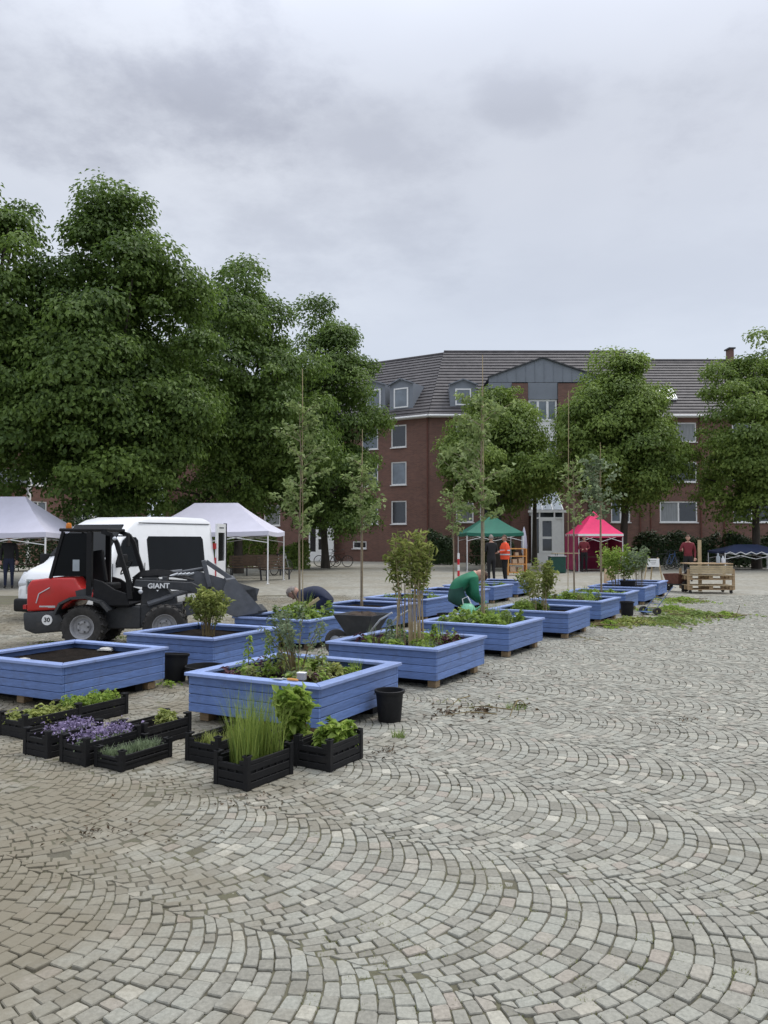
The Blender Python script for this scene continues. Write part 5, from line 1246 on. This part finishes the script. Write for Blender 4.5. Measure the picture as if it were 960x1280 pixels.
canopy('white pop-up gazebo with long ridge, right of the van', 'gazebo', (pxX(268, 30), 30.3, 0), R(-4), 4.75, 3.0, 1.93, 3.02, 'tent_white', 1.7)
canopy('white pop-up gazebo cut off by the left photo edge', 'gazebo', (pxX(-8, 27), 27.3, 0), R(-3), 4.9, 3.0, 1.86, 3.1, 'tent_white', 1.9)
canopy('dark green pop-up gazebo with white poles', 'gazebo', (pxX(612, 41.5), 41.5, 0), R(4), 2.95, 2.8, 1.98, 3.02, 'tent_green', 0)
tp_ = canopy('bright pink pop-up gazebo with pink side walls', 'gazebo', (pxX(742, 41), 41, 0), R(2), 2.3, 2.4, 1.92, 3.1, 'tent_pink', 0, walls=('back', 'left', 'right'))
MB().box((0, -1.225, 1.85), (2.3, .03, .11)).build('white_band', MT['white_plain'], tp_); MB().box((-1.165, 0, 1.85), (.03, 2.4, .11)).build('white_band', MT['white_plain'], tp_)
# blue low canopy at the right edge
tb = canopy('low blue canopy with a white zigzag edge at the right photo edge', 'canopy', (pxX(938, 42), 42.5, 0), R(0), 3.3, 2.2, 1.02, 1.36, 'tent_blue', 1.2, valance=.10, sag=.03, name='canopy')
z_ = MB()
for i in range(12):
    xa, xb = -1.65 + i * .275, -1.65 + (i + 1) * .275; z_.bar((xa, -1.13, .85 + (.12 if i % 2 else 0)), (xb, -1.13, .85 + (0 if i % 2 else .12)), .02, .035)
z_.build('zigzag_trim', MT['white_plain'], tb)
# folded white parasol
t = thing('parasol', 'folded white parasol standing between the green gazebo and the glazed entrance', 'parasol', (pxX(655, 42), 42, 0))
MB().tube([(0, 0, .0), (0, 0, 2.3)], .025, 8).build('pole', MT['white_plain'], t); MB().lathe([(.06, .75), (.15, .95), (.17, 1.3), (.13, 1.8), (.05, 2.2), (.01, 2.28)], 12, None).build('folded_canopy', MT['tent_white'], t, smooth=True)
MB().lathe([(.001, 0), (.26, 0), (.26, .05), (.04, .09)], 16).build('base', MT['grey_metal'], t)

# ------------------------------------------------------------------ furniture
def table(label, loc, rz, w, d, h, mat='dark_wood', leg='dark_metal', name='folding_table', group=None):
    t = thing(name, label, 'table', loc, rz, group); 
    for i in range(3): MB().box((0, -d / 2 + d * (i + .5) / 3, h - .015), (w, d / 3 - .008, .03)).build('top_plank', MT[mat], t)
    for sx in (-1, 1):
        b = MB(); x = sx * (w / 2 - .18); b.bar((x, -d / 2 + .05, 0), (x, d / 2 - .12, h - .03), .03); b.bar((x + .03, d / 2 - .05, 0), (x + .03, -d / 2 + .12, h - .03), .03); b.build('leg', MT[leg], t)
    return t
def bench(label, loc, rz, w, group):
    t = thing('park_bench', label, 'bench', loc, rz, group)
    for i in range(3): MB().box((0, -.10 + .13 * i, .45), (w, .11, .035)).build('seat_slat', MT['dark_wood'], t)
    for i in range(4): MB().box((0, .24 + .025 * i, .56 + .11 * i), (w, .03, .09)).build('back_slat', MT['dark_wood'], t)
    for sx in (-1, 1): 
        b = MB(); x = sx * (w / 2 - .15); b.bar((x, -.12, 0), (x, -.12, .43), .05); b.bar((x, .2, 0), (x, .34, .95), .05); b.bar((x, -.14, .42), (x, .25, .42), .05); b.build('bench_frame', MT['dark_metal'], t)
    return t
GB = 'dark wooden benches under the gazebo right of the van'
bench('dark slatted bench in the shade under the gazebo, facing the square', (pxX(312, 33), 33, 0), 0, 1.8, GB)
bench('second dark slatted bench behind the first under the gazebo', (pxX(330, 35.5), 35.5, 0), R(12), 1.8, GB)
bench('dark slatted bench at the right pole of the gazebo', (pxX(345, 31.5), 31.6, 0), R(50), 1.5, GB)
table('long dark table under the left canopy', (pxX(30, 27.5), 27.4, 0), 0, 2.2, .6, .76)
table('low table with boxes inside the pink gazebo', (pxX(740, 40.7), 40.7, 0), 0, 1.6, .6, .74)
table('narrow table beside the green bin, left of the pink gazebo', (pxX(703, 40), 39.4, 0), 0, 1.3, .6, .95, 'pale_wood')
table('dark table under the green gazebo', (pxX(592, 42), 41.8, 0), 0, 1.2, .6, .78)
b = thing('bin', 'dark green bin with a pale lid left of the pink gazebo', 'bin', (pxX(697, 38), 38.2, 0)); MB().box((0, 0, .40), (.75, .6, .78)).build('bin_body', MT['cloth_dgreen'], b, bevel=.04); MB().box((0, 0, .815), (.8, .64, .05)).build('lid', MT['rim_grey'], b, bevel=.015)
# orange shelf by the green gazebo
t = thing('wooden_shelf', 'orange wooden shelf of boxes right of the orange vest', 'shelf', (pxX(645, 36), 36, 0), R(6))
for x in (-.42, .42): MB().box((x, 0, .6), (.05, .45, 1.2)).build('side_panel', MT['orange_wood'], t)
for z in (.12, .5, .86, 1.2): MB().box((0, 0, z), (.785, .44, .04)).build('shelf_board', MT['orange_wood'], t)
b = MB()
for i, (x, z, s_) in enumerate(((-.2, .28, .25), (.15, .25, .2), (-.1, .63, .2), (.2, .66, .24), (0, .96, .15))): b.box((x, 0, z), (s_, .3, s_))
b.build('contents', MT['card'], t)
# notice board
t = thing('notice_board', 'small white notice board on pale wooden legs behind the row end', 'sign', (pxX(816, 27), 27, 0), R(-6))
for s_ in (-1, 1): MB().bar((s_ * .34, .0, 0), (s_ * .16, .06, 1.0), .04).build('leg', MT['pale_wood'], t)
MB().bar((0, .5, 0), (0, .07, .95), .04).build('rear_leg', MT['pale_wood'], t)
MB().box((0, 0, .82), (.40, .02, .28)).build('board', MT['white_plain'], t, bevel=.003)
b = MB()
for i in range(3): b.box((-.02 + .01 * i, -.012, .90 - .06 * i), (.24 - .05 * i, .003, .012))
b.build('writing_lines', MT['dark_metal'], t)
# brown paper sack
sk_ = MB().lathe([(.001, 0), (.17, .0), (.19, .1), (.18, .5), (.13, .68), (.06, .76), (.08, .82), (.001, .8)], 14)
tag(sk_.build('paper_sack', MT['card'], None, (pxX(761, 27), 27, 0), smooth=True), 'pale brown sack standing left of the dense shrub, in front of the pink gazebo', 'sack')
# red and white striped post
t = thing('marker_post', 'red and white striped post left of the green jacket', 'post', (pxX(573, 30), 30, 0))
for i in range(5): MB().tube([(0, 0, .22 * i), (0, 0, .22 * i + .218)], .045, 10).build('band', MT['red_plastic'] if i % 2 else MT['white_plain'], t)
MB().lathe([(.001, 0), (.16, 0), (.16, .04), (.05, .07)], 14).build('foot', MT['rubber'], t)

# pallet counter
t = thing('pallet_counter', 'pale wooden counter built from pallets standing on castors', 'counter', (pxX(889, 23.6), 24.0, 0), R(-3))
w_, d_, h_ = 1.40, .80, .86
for z0 in (.10, .40):
    for sy_ in (-1, 0, 1):
        for k in range(3): MB().box(((k - 1) * .60, sy_ * .33, z0 + .075), (.12, .10, .09)).build('pallet_block', MT['raw_wood'], t, bevel=.004, seg=1)
        MB().box((0, sy_ * .33, z0 + .013), (w_ - .08, .10, .022)).build('pallet_board', MT['raw_wood'], t)
    for k in range(5): MB().box((0, -.36 + .18 * k, z0 + .135), (w_ - .06, .12, .022)).build('pallet_board', MT['pale_wood'], t)
for sx in (-1, 1):
    for sy_ in (-1, 1):
        MB().box((sx * .66, sy_ * .37, .42), (.07, .05, .62)).build('post', MT['raw_wood'], t)
        c = MB(); c.lathe([(.001, -.02), (.045, -.02), (.045, .02), (.001, .02)], 14, Matrix.Translation((sx * .6, sy_ * .33, .045)) @ Matrix.Rotation(R(90), 4, 'X')); c.box((sx * .6, sy_ * .33, .093), (.09, .07, .012)); c.build('castor', MT['rubber'], t)
for k in range(4): MB().box((0, -.42, .62 + .0 + k * .062), (w_ - .14, .025, .056)).build('front_board', MT['pale_wood'], t)
for k in range(6): MB().box((0, -.36 + .145 * k, .885), (w_ - .12, .135, .03)).build('top_board', MT['raw_wood'], t)
for px, w__, hh_, lab, mt in ((897, .06, .30, 'pale bottle standing on the pallet counter', 'glass_roof'), (903, .05, .22, 'smaller pale bottle beside the taller one on the pallet counter', 'lamp_glass')):
    m = MB().lathe([(.001, 0), (w__, 0), (w__, hh_ * .6), (w__ * .4, hh_ * .78), (w__ * .4, hh_), (.001, hh_)], 12); tag(m.build('bottle', MT[mt], None, (pxX(px, 24), 24.0, .90), smooth=True), lab, 'bottle')
MB_ = thing('wooden_post', 'short upright pale board standing beside the pallet counter', 'post', (pxX(874, 24.6), 24.6, 0)); MB().box((0, 0, .8), (.10, .05, 1.6)).build('board', MT['pale_wood'], MB_)

# hand trolley and cart at the end of the right row
t = thing('hand_trolley', 'blue hand trolley with two wheels lying among the leaf clippings', 'trolley', gp(812, 768), R(20)); t.scale = (.8, .8, .62)
f = MB()
for s_ in (-1, 1): f.tube([(0, s_ * .2, .12), (.45, s_ * .2, .75), (.62, s_ * .2, .95), (.72, s_ * .18, .93)], .011, 7)
for u in (.1, .4, .7): f.tube([(.45 * u, -.2, .12 + .63 * u), (.45 * u, .2, .12 + .63 * u)], .012, 6)
f.box((-.12, 0, .10), (.26, .42, .015)); f.build('frame', MT['trolley_blue'], t, smooth=True)
for s_ in (-1, 1): MB().lathe([(.05, -.03), (.12, -.035), (.135, 0), (.12, .035), (.05, .03)], 18, Matrix.Translation((.02, s_ * .28, .135)) @ Matrix.Rotation(R(90), 4, 'X'), True).build('wheel', MT['rubber'], t, smooth=True)
t = thing('hand_cart', 'small rusty red cart beyond the last planter of the right row', 'cart', (pxX(847, 24.5), 24.6, 0), R(30))
tray(MB(), .25, .55, .22, .22, .30, .30).build('tray', MT['rust'], t)
for s_ in (-1, 1): MB().lathe([(.05, -.03), (.16, -.035), (.18, 0), (.16, .035), (.05, .03)], 16, Matrix.Translation((0, s_ * .32, .18)) @ Matrix.Rotation(R(90), 4, 'X'), True).build('wheel', MT['rubber'], t, smooth=True)
f = MB(); f.tube([(.2, .1, .3), (.6, .1, .7)], .015, 6); f.tube([(.2, -.1, .3), (.6, -.1, .7)], .015, 6); f.tube([(.6, -.12, .7), (.6, .12, .7)], .015, 6); f.box((0, 0, .22), (.3, .6, .04)); f.build('frame', MT['dark_metal'], t)

# ------------------------------------------------------------------ bicycles
def bicycle(label, loc, rz, mat):
    t = thing('bicycle', label, 'bicycle', loc, rz, 'bicycles parked round the square')
    for x in (-.52, .52):
        w = MB(); w.lathe([(.315, -.02), (.345, 0), (.315, .02), (.300, 0)], 28, Matrix.Translation((x, 0, .345)) @ Matrix.Rotation(R(90), 4, 'X'), True); w = w.build('wheel', MT['rubber'], t, smooth=True)
        s_ = MB()
        for k in range(12): a = k * math.pi / 6; s_.bar((x, 0, .345), (x + .31 * math.cos(a), 0, .345 + .31 * math.sin(a)), .005)
        s_.build('spokes', MT['galv'], w)
    f = MB(); A, B, C, D, E_, H_ = (-.52, 0, .345), (-.08, 0, .30), (-.20, 0, .80), (.34, 0, .84), (.52, 0, .345), (.30, 0, .98)
    for p, q in ((A, B), (B, C), (C, A), (C, D), (B, D)): f.tube([p, q], .017, 6)
    f.tube([H_, D, (.38, 0, .72), E_], .015, 6); f.tube([C, (-.23, 0, .93)], .013, 6); f.build('frame', MT[mat], t, smooth=True)
    f = MB(); f.tube([(.18, -.28, 1.02), (.28, -.22, 1.05), (.31, 0, 1.0), (.28, .22, 1.05), (.18, .28, 1.02)], .012, 6); f.build('handlebar', MT['dark_metal'], t, smooth=True)
    f = MB(); f.ell((-.25, 0, .95), (.14, .08, .035)); f.build('saddle', MT['black_plastic'], t, smooth=True)
    f = MB(); f.lathe([(.06, -.01), (.09, -.01), (.09, .01), (.06, .01)], 14, Matrix.Translation((-.08, .04, .30)) @ Matrix.Rotation(R(90), 4, 'X'), True); f.box((-.08, -.1, .22), (.09, .08, .02)); f.box((-.08, .1, .38), (.09, .08, .02)); f.build('pedals', MT['dark_metal'], t)
    return t
bicycle('dark red bicycle parked beside the brick wing entrance', (pxX(424, 47), 46.5, 0), R(8), 'rust')
bicycle('silver bicycle behind the dark red one at the brick wing entrance', (pxX(409, 47), 47.2, 0), R(-14), 'galv')
bicycle('bicycle leaning by the shrub under the trees, right of the gazebo', (pxX(352, 36), 36, 0), R(60), 'galv')
bicycle('dark bicycle in front of the hedge, left end of the bicycles behind the notice board', (pxX(800, 43.5), 43.5, 0), R(10), 'trolley_blue')
bicycle('dark bicycle in front of the hedge, midway between notice board and pallet counter', (pxX(826, 44), 44, 0), R(-25), 'dark_metal')
bicycle('dark bicycle right behind the bottles of the pallet counter', (pxX(906, 43), 43.8, 0), R(14), 'dark_metal')
bicycle('blue bicycle standing behind the left part of the pallet counter', (pxX(846, 42), 42.8, 0), R(40), 'trolley_blue')

# ------------------------------------------------------------------ people
def person(label, loc, rz, J, mats, hair='hair_brown', group=None, bulk=1.0, longhair=False, vest=None, limb=1.0):
    """J: joint positions in local space; one continuous skinned body"""
    t = thing('person', label, 'person', loc, rz, group); V3 = lambda k: Vector(J[k])
    names = ['pelvis', 'waist', 'chest', 'neck', 'head_b']; rad = {'pelvis': .135, 'waist': .125, 'chest': .15, 'neck': .058, 'head_b': .06}
    edges = [('pelvis', 'waist'), ('waist', 'chest'), ('chest', 'neck'), ('neck', 'head_b')]
    for s_ in 'lr':
        for a, b, r_ in (('chest', 'sho', .075), ('sho', 'elb', .052), ('elb', 'wri', .034), ('pelvis', 'hip', .105), ('hip', 'kne', .064), ('kne', 'ank', .044), ('ank', 'toe', .038)):
            a2 = a if a in ('chest', 'pelvis') else a + s_; names.append(b + s_); rad[b + s_] = r_; edges.append((a2, b + s_))
    bm = bmesh.new(); sl_ = bm.verts.layers.skin.verify(); vm_ = {}
    for k in names:
        v = bm.verts.new(V3(k)); vm_[k] = v; f_ = bulk if k in ('pelvis', 'waist', 'chest') else (limb if k[:3] in ('sho', 'elb', 'hip', 'kne') else 1.0); v[sl_].radius = (rad[k] * f_ * (1.22 if k in ('pelvis', 'waist', 'chest') else 1), rad[k] * f_ * (.86 if k in ('waist', 'chest') else 1)); v[sl_].use_root = (k == 'pelvis')
    for a, b in edges: bm.edges.new((vm_[a], vm_[b]))
    me = bpy.data.meshes.new('tmp'); bm.to_mesh(me); bm.free(); o = bpy.data.objects.new('tmp', me); COL.objects.link(o)
    m = o.modifiers.new('s', 'SKIN'); m.use_smooth_shade = True; m = o.modifiers.new('u', 'SUBSURF'); m.levels = 2; m.render_levels = 2
    bpy.context.view_layer.update(); ev = bpy.data.meshes.new_from_object(o.evaluated_get(bpy.context.evaluated_depsgraph_get())); bpy.data.objects.remove(o)
    b = MB(); b.v = [tuple(v.co) for v in ev.vertices]; b.f = [tuple(p.vertices) for p in ev.polygons]; nb = len(b.f)
    # head with face, hands with five fingers
    hc, hd = V3('head'), Vector(J['face']).normalized(); up = (hc - V3('neck')).normalized(); rt = hd.cross(up).normalized(); hd = up.cross(rt)
    M3 = Matrix((rt, hd, up)).transposed(); hv = MB(); hv.ell((0, 0, 0), (.076, .098, .118), 16, 12)
    hv.v = [tuple(Vector((x * (1 - .22 * max(0, -z / .118)), y + (.012 if z < -.03 and y > 0 else 0), z))) for x, y, z in hv.v]
    hv.ell((0, .098, -.012), (.014, .022, .024), 8, 6); hv.ell((0, .088, -.055), (.026, .012, .008), 8, 6)
    for s_ in (-1, 1): hv.ell((s_ * .078, -.002, -.005), (.012, .022, .032), 8, 6)
    b.add([hc + M3 @ Vector(p) for p in hv.v], hv.f); ns = len(b.f)
    for s_ in 'lr':
        w, e_ = V3('wri' + s_), V3('elb' + s_); d = (w - e_).normalized(); side = d.cross(Vector((0, 1, 0.1))).normalized(); nn = side.cross(d).normalized()
        h_ = MB(); Mh = Matrix((side, nn, d)).transposed()
        h_.ell((0, 0, .045), (.040, .018, .058), 10, 8)
        for q, (x, L) in enumerate(((-.030, .058), (-.010, .072), (.010, .076), (.029, .066))): h_.tube([(x, 0, .075), (x * 1.15, .004, .085 + L * .45), (x * 1.15, .018, .085 + L * .78), (x * 1.1, .036, .085 + L * .95)], [.0095, .009, .008, .006], 7)
        sg = 1 if s_ == 'r' else -1
        h_.tube([(sg * .028, .004, .028), (sg * .058, .012, .055), (sg * .066, .022, .085), (sg * .060, .032, .105)], [.012, .0105, .009, .007], 7)
        b.add([w + Mh @ Vector(p) for p in h_.v], h_.f)
    me = bpy.data.meshes.new('body'); me.from_pydata(b.v, [], b.f); order = ['top', 'legs', 'skin', 'shoe']
    for k in order: me.materials.append(MT[mats[k]])
    segs = [('pelvis', 'waist', 'top'), ('waist', 'chest', 'top'), ('chest', 'neck', 'top'), ('neck', 'head_b', 'skin'), ('pelvis', 'pelvis', 'legs')]
    for s_ in 'lr': segs += [('chest', 'sho' + s_, 'top'), ('sho' + s_, 'elb' + s_, 'top'), ('elb' + s_, 'wri' + s_, 'top'), ('pelvis', 'hip' + s_, 'legs'), ('hip' + s_, 'kne' + s_, 'legs'), ('kne' + s_, 'ank' + s_, 'legs'), ('ank' + s_, 'toe' + s_, 'shoe')]
    for i, p in enumerate(me.polygons):
        p.use_smooth = True
        if i >= nb: p.material_index = 2; continue
        c = p.center; best, bd = 'top', 9
        for a, d, k in segs:
            A, B = V3(a), V3(d); L = (B - A).length_squared; u = 0 if L < 1e-9 else max(0, min(1, (c - A).dot(B - A) / L)); q = (c - A.lerp(B, u)).length - .5 * rad.get(d, .05)
            if q < bd: bd, best = q, k
        p.material_index = order.index(best)
    link('body', me, t)
    hr = MB(); hr.ell((0, 0, 0), (.086, .108, .126), 16, 12); g = np.random.default_rng(len(label))
    keep = lambda p: (p[2] > .035 or (p[1] < .02 and p[2] > (-.15 if longhair else -.06)))
    hv_ = [tuple(Vector(p) * (1 + g.normal(0, .012))) for p in hr.v]; hf = [f for f in hr.f if all(keep(hr.v[i]) for i in f)]
    hm = MB(); hm.add([hc + M3 @ Vector(p) for p in hv_], hf); hm.build('hair', MT[hair], t, smooth='all')
    ey = MB()
    for s_ in (-1, 1): ey.ell(hc + M3 @ Vector((s_ * .030, .086, .014)), (.010, .008, .007), 8, 6)
    ey.build('eyes', MT['black_plastic'], t)
    if vest: vest(t)
    return t
def standing(arm='down', lean=0.0):
    J = dict(pelvis=(0, 0, .95), waist=(0, .01, 1.10), chest=(0, 0, 1.33), neck=(0, .0, 1.52), head_b=(0, .01, 1.58), head=(0, .015, 1.675), face=(0, 1, -.05))
    for s_, x in (('l', -1), ('r', 1)):
        J.update({'hip' + s_: (x * .095, 0, .88), 'kne' + s_: (x * .10, .02, .49), 'ank' + s_: (x * .105, -.02, .075), 'toe' + s_: (x * .12, .15, .035), 'sho' + s_: (x * .185, 0, 1.43), 'elb' + s_: (x * .25, -.03, 1.15), 'wri' + s_: (x * .24, .08, .91)})
    if arm == 'front': J.update(elbl=(-.25, .04, 1.17), wril=(-.12, .26, 1.15), elbr=(.25, .04, 1.17), wrir=(.12, .26, 1.13))
    if arm == 'one': J.update(elbr=(.28, .06, 1.18), wrir=(.22, .30, 1.22))
    return J
person('person in black clothes standing beside the green gazebo, seen from behind', (pxX(614, 29.5), 29.5, 0), R(20), standing('front'), dict(top='cloth_black', legs='cloth_black', skin='skin', shoe='shoe'), 'hair_grey')
def ovest(t):
    b = MB(); b.lathe([(.20, .86), (.215, 1.1), (.225, 1.32), (.15, 1.47)], 16); b.v = [(x * 1.12, y * .82, z) for x, y, z in b.v]
    ob = b.build('safety_vest', MT['cloth_orange'], t, smooth='all')
    s_ = MB(); s_.lathe([(.224, 1.02), (.226, 1.07)], 16); s_.lathe([(.229, 1.18), (.230, 1.23)], 16); s_.v = [(x * 1.13, y * .83, z) for x, y, z in s_.v]; s_.build('reflective_band', MT['lamp_glass'], ob)
person('person in an orange safety jacket and dark trousers beside the green gazebo', (pxX(632, 30), 30.2, 0), R(100), standing('front'), dict(top='cloth_orange', legs='cloth_black', skin='skin', shoe='shoe'), 'hair_brown', vest=ovest)
person('person in a dark red jacket behind the pallet counter', (pxX(866, 30), 30.5, 0), R(160), standing('one'), dict(top='cloth_red', legs='cloth_black', skin='skin', shoe='shoe'), 'hair_brown', longhair=True)
person('person in dark clothes standing in the shade under the left canopy', (pxX(19, 26.6), 26.2, 0), R(200), standing('down'), dict(top='cloth_black', legs='cloth_navy', skin='skin', shoe='shoe'), 'hair_brown')
person('person in a dark red top in front of the pink gazebo table', (pxX(728, 40), 39.7, 0), R(170), standing('front'), dict(top='cloth_red', legs='cloth_black', skin='skin', shoe='shoe'), 'hair_brown')
# bending gardener in the green jacket (faces right, bent from the hips)
J = dict(pelvis=(0, -.14, .66), waist=(0, -.05, .82), chest=(0, .10, .96), neck=(0, .25, 1.00), head_b=(0, .30, .99), head=(0, .37, .965), face=(0, .6, -.75))
for s_, x in (('l', -1), ('r', 1)):
    J.update({'hip' + s_: (x * .11, -.13, .60), 'kne' + s_: (x * .15, .12, .40), 'ank' + s_: (x * .13, -.08, .075), 'toe' + s_: (x * .14, .10, .035), 'sho' + s_: (x * .20, .18, .90), 'elb' + s_: (x * .25, .20, .63), 'wri' + s_: (x * .12, .36, .47)})
person('person in a green jacket bending over between the two rows of planters', (1.38, 14.15, 0), R(-82), J, dict(top='cloth_green', legs='cloth_dgreen', skin='skin', shoe='shoe'), 'hair_brown', bulk=1.45, limb=1.35)
# person in navy, bent low behind the weeds (faces left)
J = dict(pelvis=(0, -.16, .66), waist=(0, .0, .74), chest=(0, .16, .72), neck=(0, .31, .69), head_b=(0, .36, .68), head=(0, .43, .70), face=(0, .75, -.55))
for s_, x in (('l', -1), ('r', 1)):
    J.update({'hip' + s_: (x * .10, -.15, .60), 'kne' + s_: (x * .14, .10, .38), 'ank' + s_: (x * .12, -.14, .075), 'toe' + s_: (x * .13, .04, .035), 'sho' + s_: (x * .19, .22, .66), 'elb' + s_: (x * .22, .26, .42), 'wri' + s_: (x * .12, .36, .30)})
person('person in navy clothes bent low behind the planter heaped with weeds', (-1.13, 13.45, 0), R(80), J, dict(top='cloth_navy', legs='cloth_navy', skin='skin', shoe='shoe'), 'hair_grey', bulk=1.3, limb=1.3)
# spade handle and pale stick at the weeds
t = thing('spade', 'spade with dark handle stuck in the planter beside the person in navy', 'spade', pl('L3', -.15, .75), R(0))
MB().tube([(0, 0, -.02), (-.28, .1, .42)], .018, 7).build('handle', MT['dark_wood'], t); b = MB(); b.add([(-.09, 0, .12), (.09, 0, .12), (.08, .0, -.05), (-.08, 0, -.05)], [(0, 1, 2, 3)]); b.v += [(x, y + .012, z) for x, y, z in b.v]; b.f += [(7, 6, 5, 4), (0, 3, 7, 4), (1, 5, 6, 2), (0, 4, 5, 1), (2, 6, 7, 3)]; b.build('blade', MT['dark_metal'], t)
t = thing('wooden_stake', 'pale squared stake lying slanted on the heap of weeds', 'stake', pl('L3', .35, .1, SOILZ + .12), R(10)); MB().bar((-.18, 0, 0), (.14, 0, .22), .045).build('stake_body', MT['pale_wood'], t)
# watering can
t = thing('watering_can', 'pale green watering can held low by the person in the green jacket', 'watering can', (1.47, 13.86, .30), R(-25))
MB().lathe([(.001, 0), (.17, 0), (.15, .08), (.10, .16), (.06, .19), (.045, .19)], 18).build('can_body', MT['can_green'], t, smooth=True)
b = MB(); b.tube([(.10, 0, .05), (.25, 0, .16), (.34, 0, .24)], [.022, .016, .014], 8); b.build('spout', MT['can_green'], t, smooth=True)
b = MB(); b.tube([(-.08, 0, .15), (-.10, 0, .26), (.0, 0, .31), (.06, 0, .18)], .010, 7); b.build('handle', MT['white_plain'], t, smooth=True)

# ------------------------------------------------------------------ litter
def litter(label, name, spots, n, size, mats, seed, cat, twig=0, hgt=.10):
    g = np.random.default_rng(seed); t = tag(thing(name, label, cat, gp(*spots[0][:2])), kind='stuff'); o = np.array(t.location); by = {}
    for px, py, sx, sy_, k in spots:
        c = gp(px, py); m = int(n * k); 
        a = g.uniform(0, 6.28, m); rr = np.abs(g.normal(0, .62, m)) * (.8 + .35 * np.sin(3 * a + seed + px) + .2 * np.sin(7 * a)); r_ = np.stack([np.cos(a) * rr * sx, np.sin(a) * rr * sy_], 1)
        lump = .5 + .5 * np.sin(r_[:, 0] * 4.1 + seed) * np.cos(r_[:, 1] * 3.3)
        z = np.exp(-1.6 * rr ** 2) * hgt * lump * g.uniform(.2, 1, m) + .008
        pos = np.stack([c.x + r_[:, 0], c.y + r_[:, 1], z], 1) - o
        by.setdefault(mats[g.integers(len(mats))], []).append(leaf_arrays(pos, g.normal(size=(m, 3)) * .5 + np.array([0, 0, 1]), size, g, aspect=.55))
    for m, ps in by.items(): tag(link('cut_leaves', tri_mesh('cut_leaves', ps, MT[m]), t), kind='stuff')
    if twig:
        b = MB()
        for i in range(twig):
            px, py, sx, sy_, k = spots[g.integers(len(spots))]; c = gp(px, py); a, q = g.uniform(0, 6.28), g.uniform(0, .9); p = Vector((c.x + math.cos(a) * q * sx - o[0], c.y + math.sin(a) * q * sy_ - o[1], .03)); d = Vector((g.normal(), g.normal(), .12 * g.normal())).normalized() * g.uniform(.15, .4)
            b.tube([p - d, p + Vector((0, 0, .03)), p + d], [.006, .005, .002], 5)
        tag(b.build('twigs', MT['stem'], t), kind='stuff')
    return t
litter('long pile of yellow-green leaf clippings on the cobbles beside the right row', 'leaf_clippings', [(780, 780, .75, .55, .22), (830, 778, .6, .8, .2), (868, 771, .8, .7, .2), (905, 771, .35, .35, .06), (835, 764, .7, .9, .14), (850, 752, .7, 1.0, .12), (760, 783, .3, .35, .06)], 5200, .085, ('leaf_cut', 'leaf_bright', 'leaf_yellow', 'leaf_cut'), 101, 'leaf clippings', 160, .13)
litter('scattered dry bits of leaves and soil crumbs on the cobbles right of the bucket', 'leaf_litter', [(560, 893, .35, .4, .3), (605, 890, .35, .35, .22), (650, 884, .18, .2, .12), (575, 878, .5, .4, .1), (610, 845, .5, .5, .06), (735, 800, .6, .6, .06)], 240, .04, ('leaf_dry', 'leaf_dry', 'leaf_brown'), 102, 'leaf litter', 10, .02)
litter('small green leaf scraps lying on the ground round the left planters', 'leaf_scraps', [(66, 806, .5, .3, .2), (95, 803, .3, .3, .2), (210, 858, .15, .2, .2), (160, 800, .6, .4, .2)], 260, .05, ('leaf_bright', 'leaf_mid'), 103, 'leaf scraps', 4, .06)
litter('tiny dark crumbs strewn over the cobbles of the open square', 'soil_crumbs', [(700, 850, 3.0, 2.5, .2), (300, 1000, 1.6, .8, .2), (120, 1040, .8, .5, .2), (480, 940, .9, .6, .2), (850, 900, 1.6, 1.2, .2)], 420, .022, ('leaf_brown', 'leaf_brown', 'leaf_dry'), 104, 'crumbs', 0, .003)
def weeds(label, seed):
    """moss and grass tufts growing in the joints"""
    g = np.random.default_rng(seed); ps = []
    for i in range(260):
        px, py = g.uniform(380, 955), 880 + 390 * g.uniform() ** .8; c = gp(px, py)
        ps.append(blades((c.x, c.y, -.012), 26, g.uniform(.015, .05), .020, g, w=.0025, lean=.9, seg=2))
    t = tag(thing('joint_moss', label, 'moss'), kind='stuff'); tag(link('moss', tri_mesh('moss', ps, MT['leaf_dry']), t), kind='stuff')
weeds('yellowish moss tufts growing in the joints between the cobbles', 105)
for nm, (px, py), r_ in (('small tuft of grass growing in the cobbles near the leaf litter', (645, 886), .09), ('grass tuft in the joints right of the single bucket', (498, 922), .05)):
    g = np.random.default_rng(len(nm)); t = thing('grass_tuft', nm, 'grass', gp(px, py)); link('blades', tri_mesh('blades', [blades((0, 0, -.005), 60, r_, .09, g, w=.004, lean=.8)], MT['leaf_cut']), t)
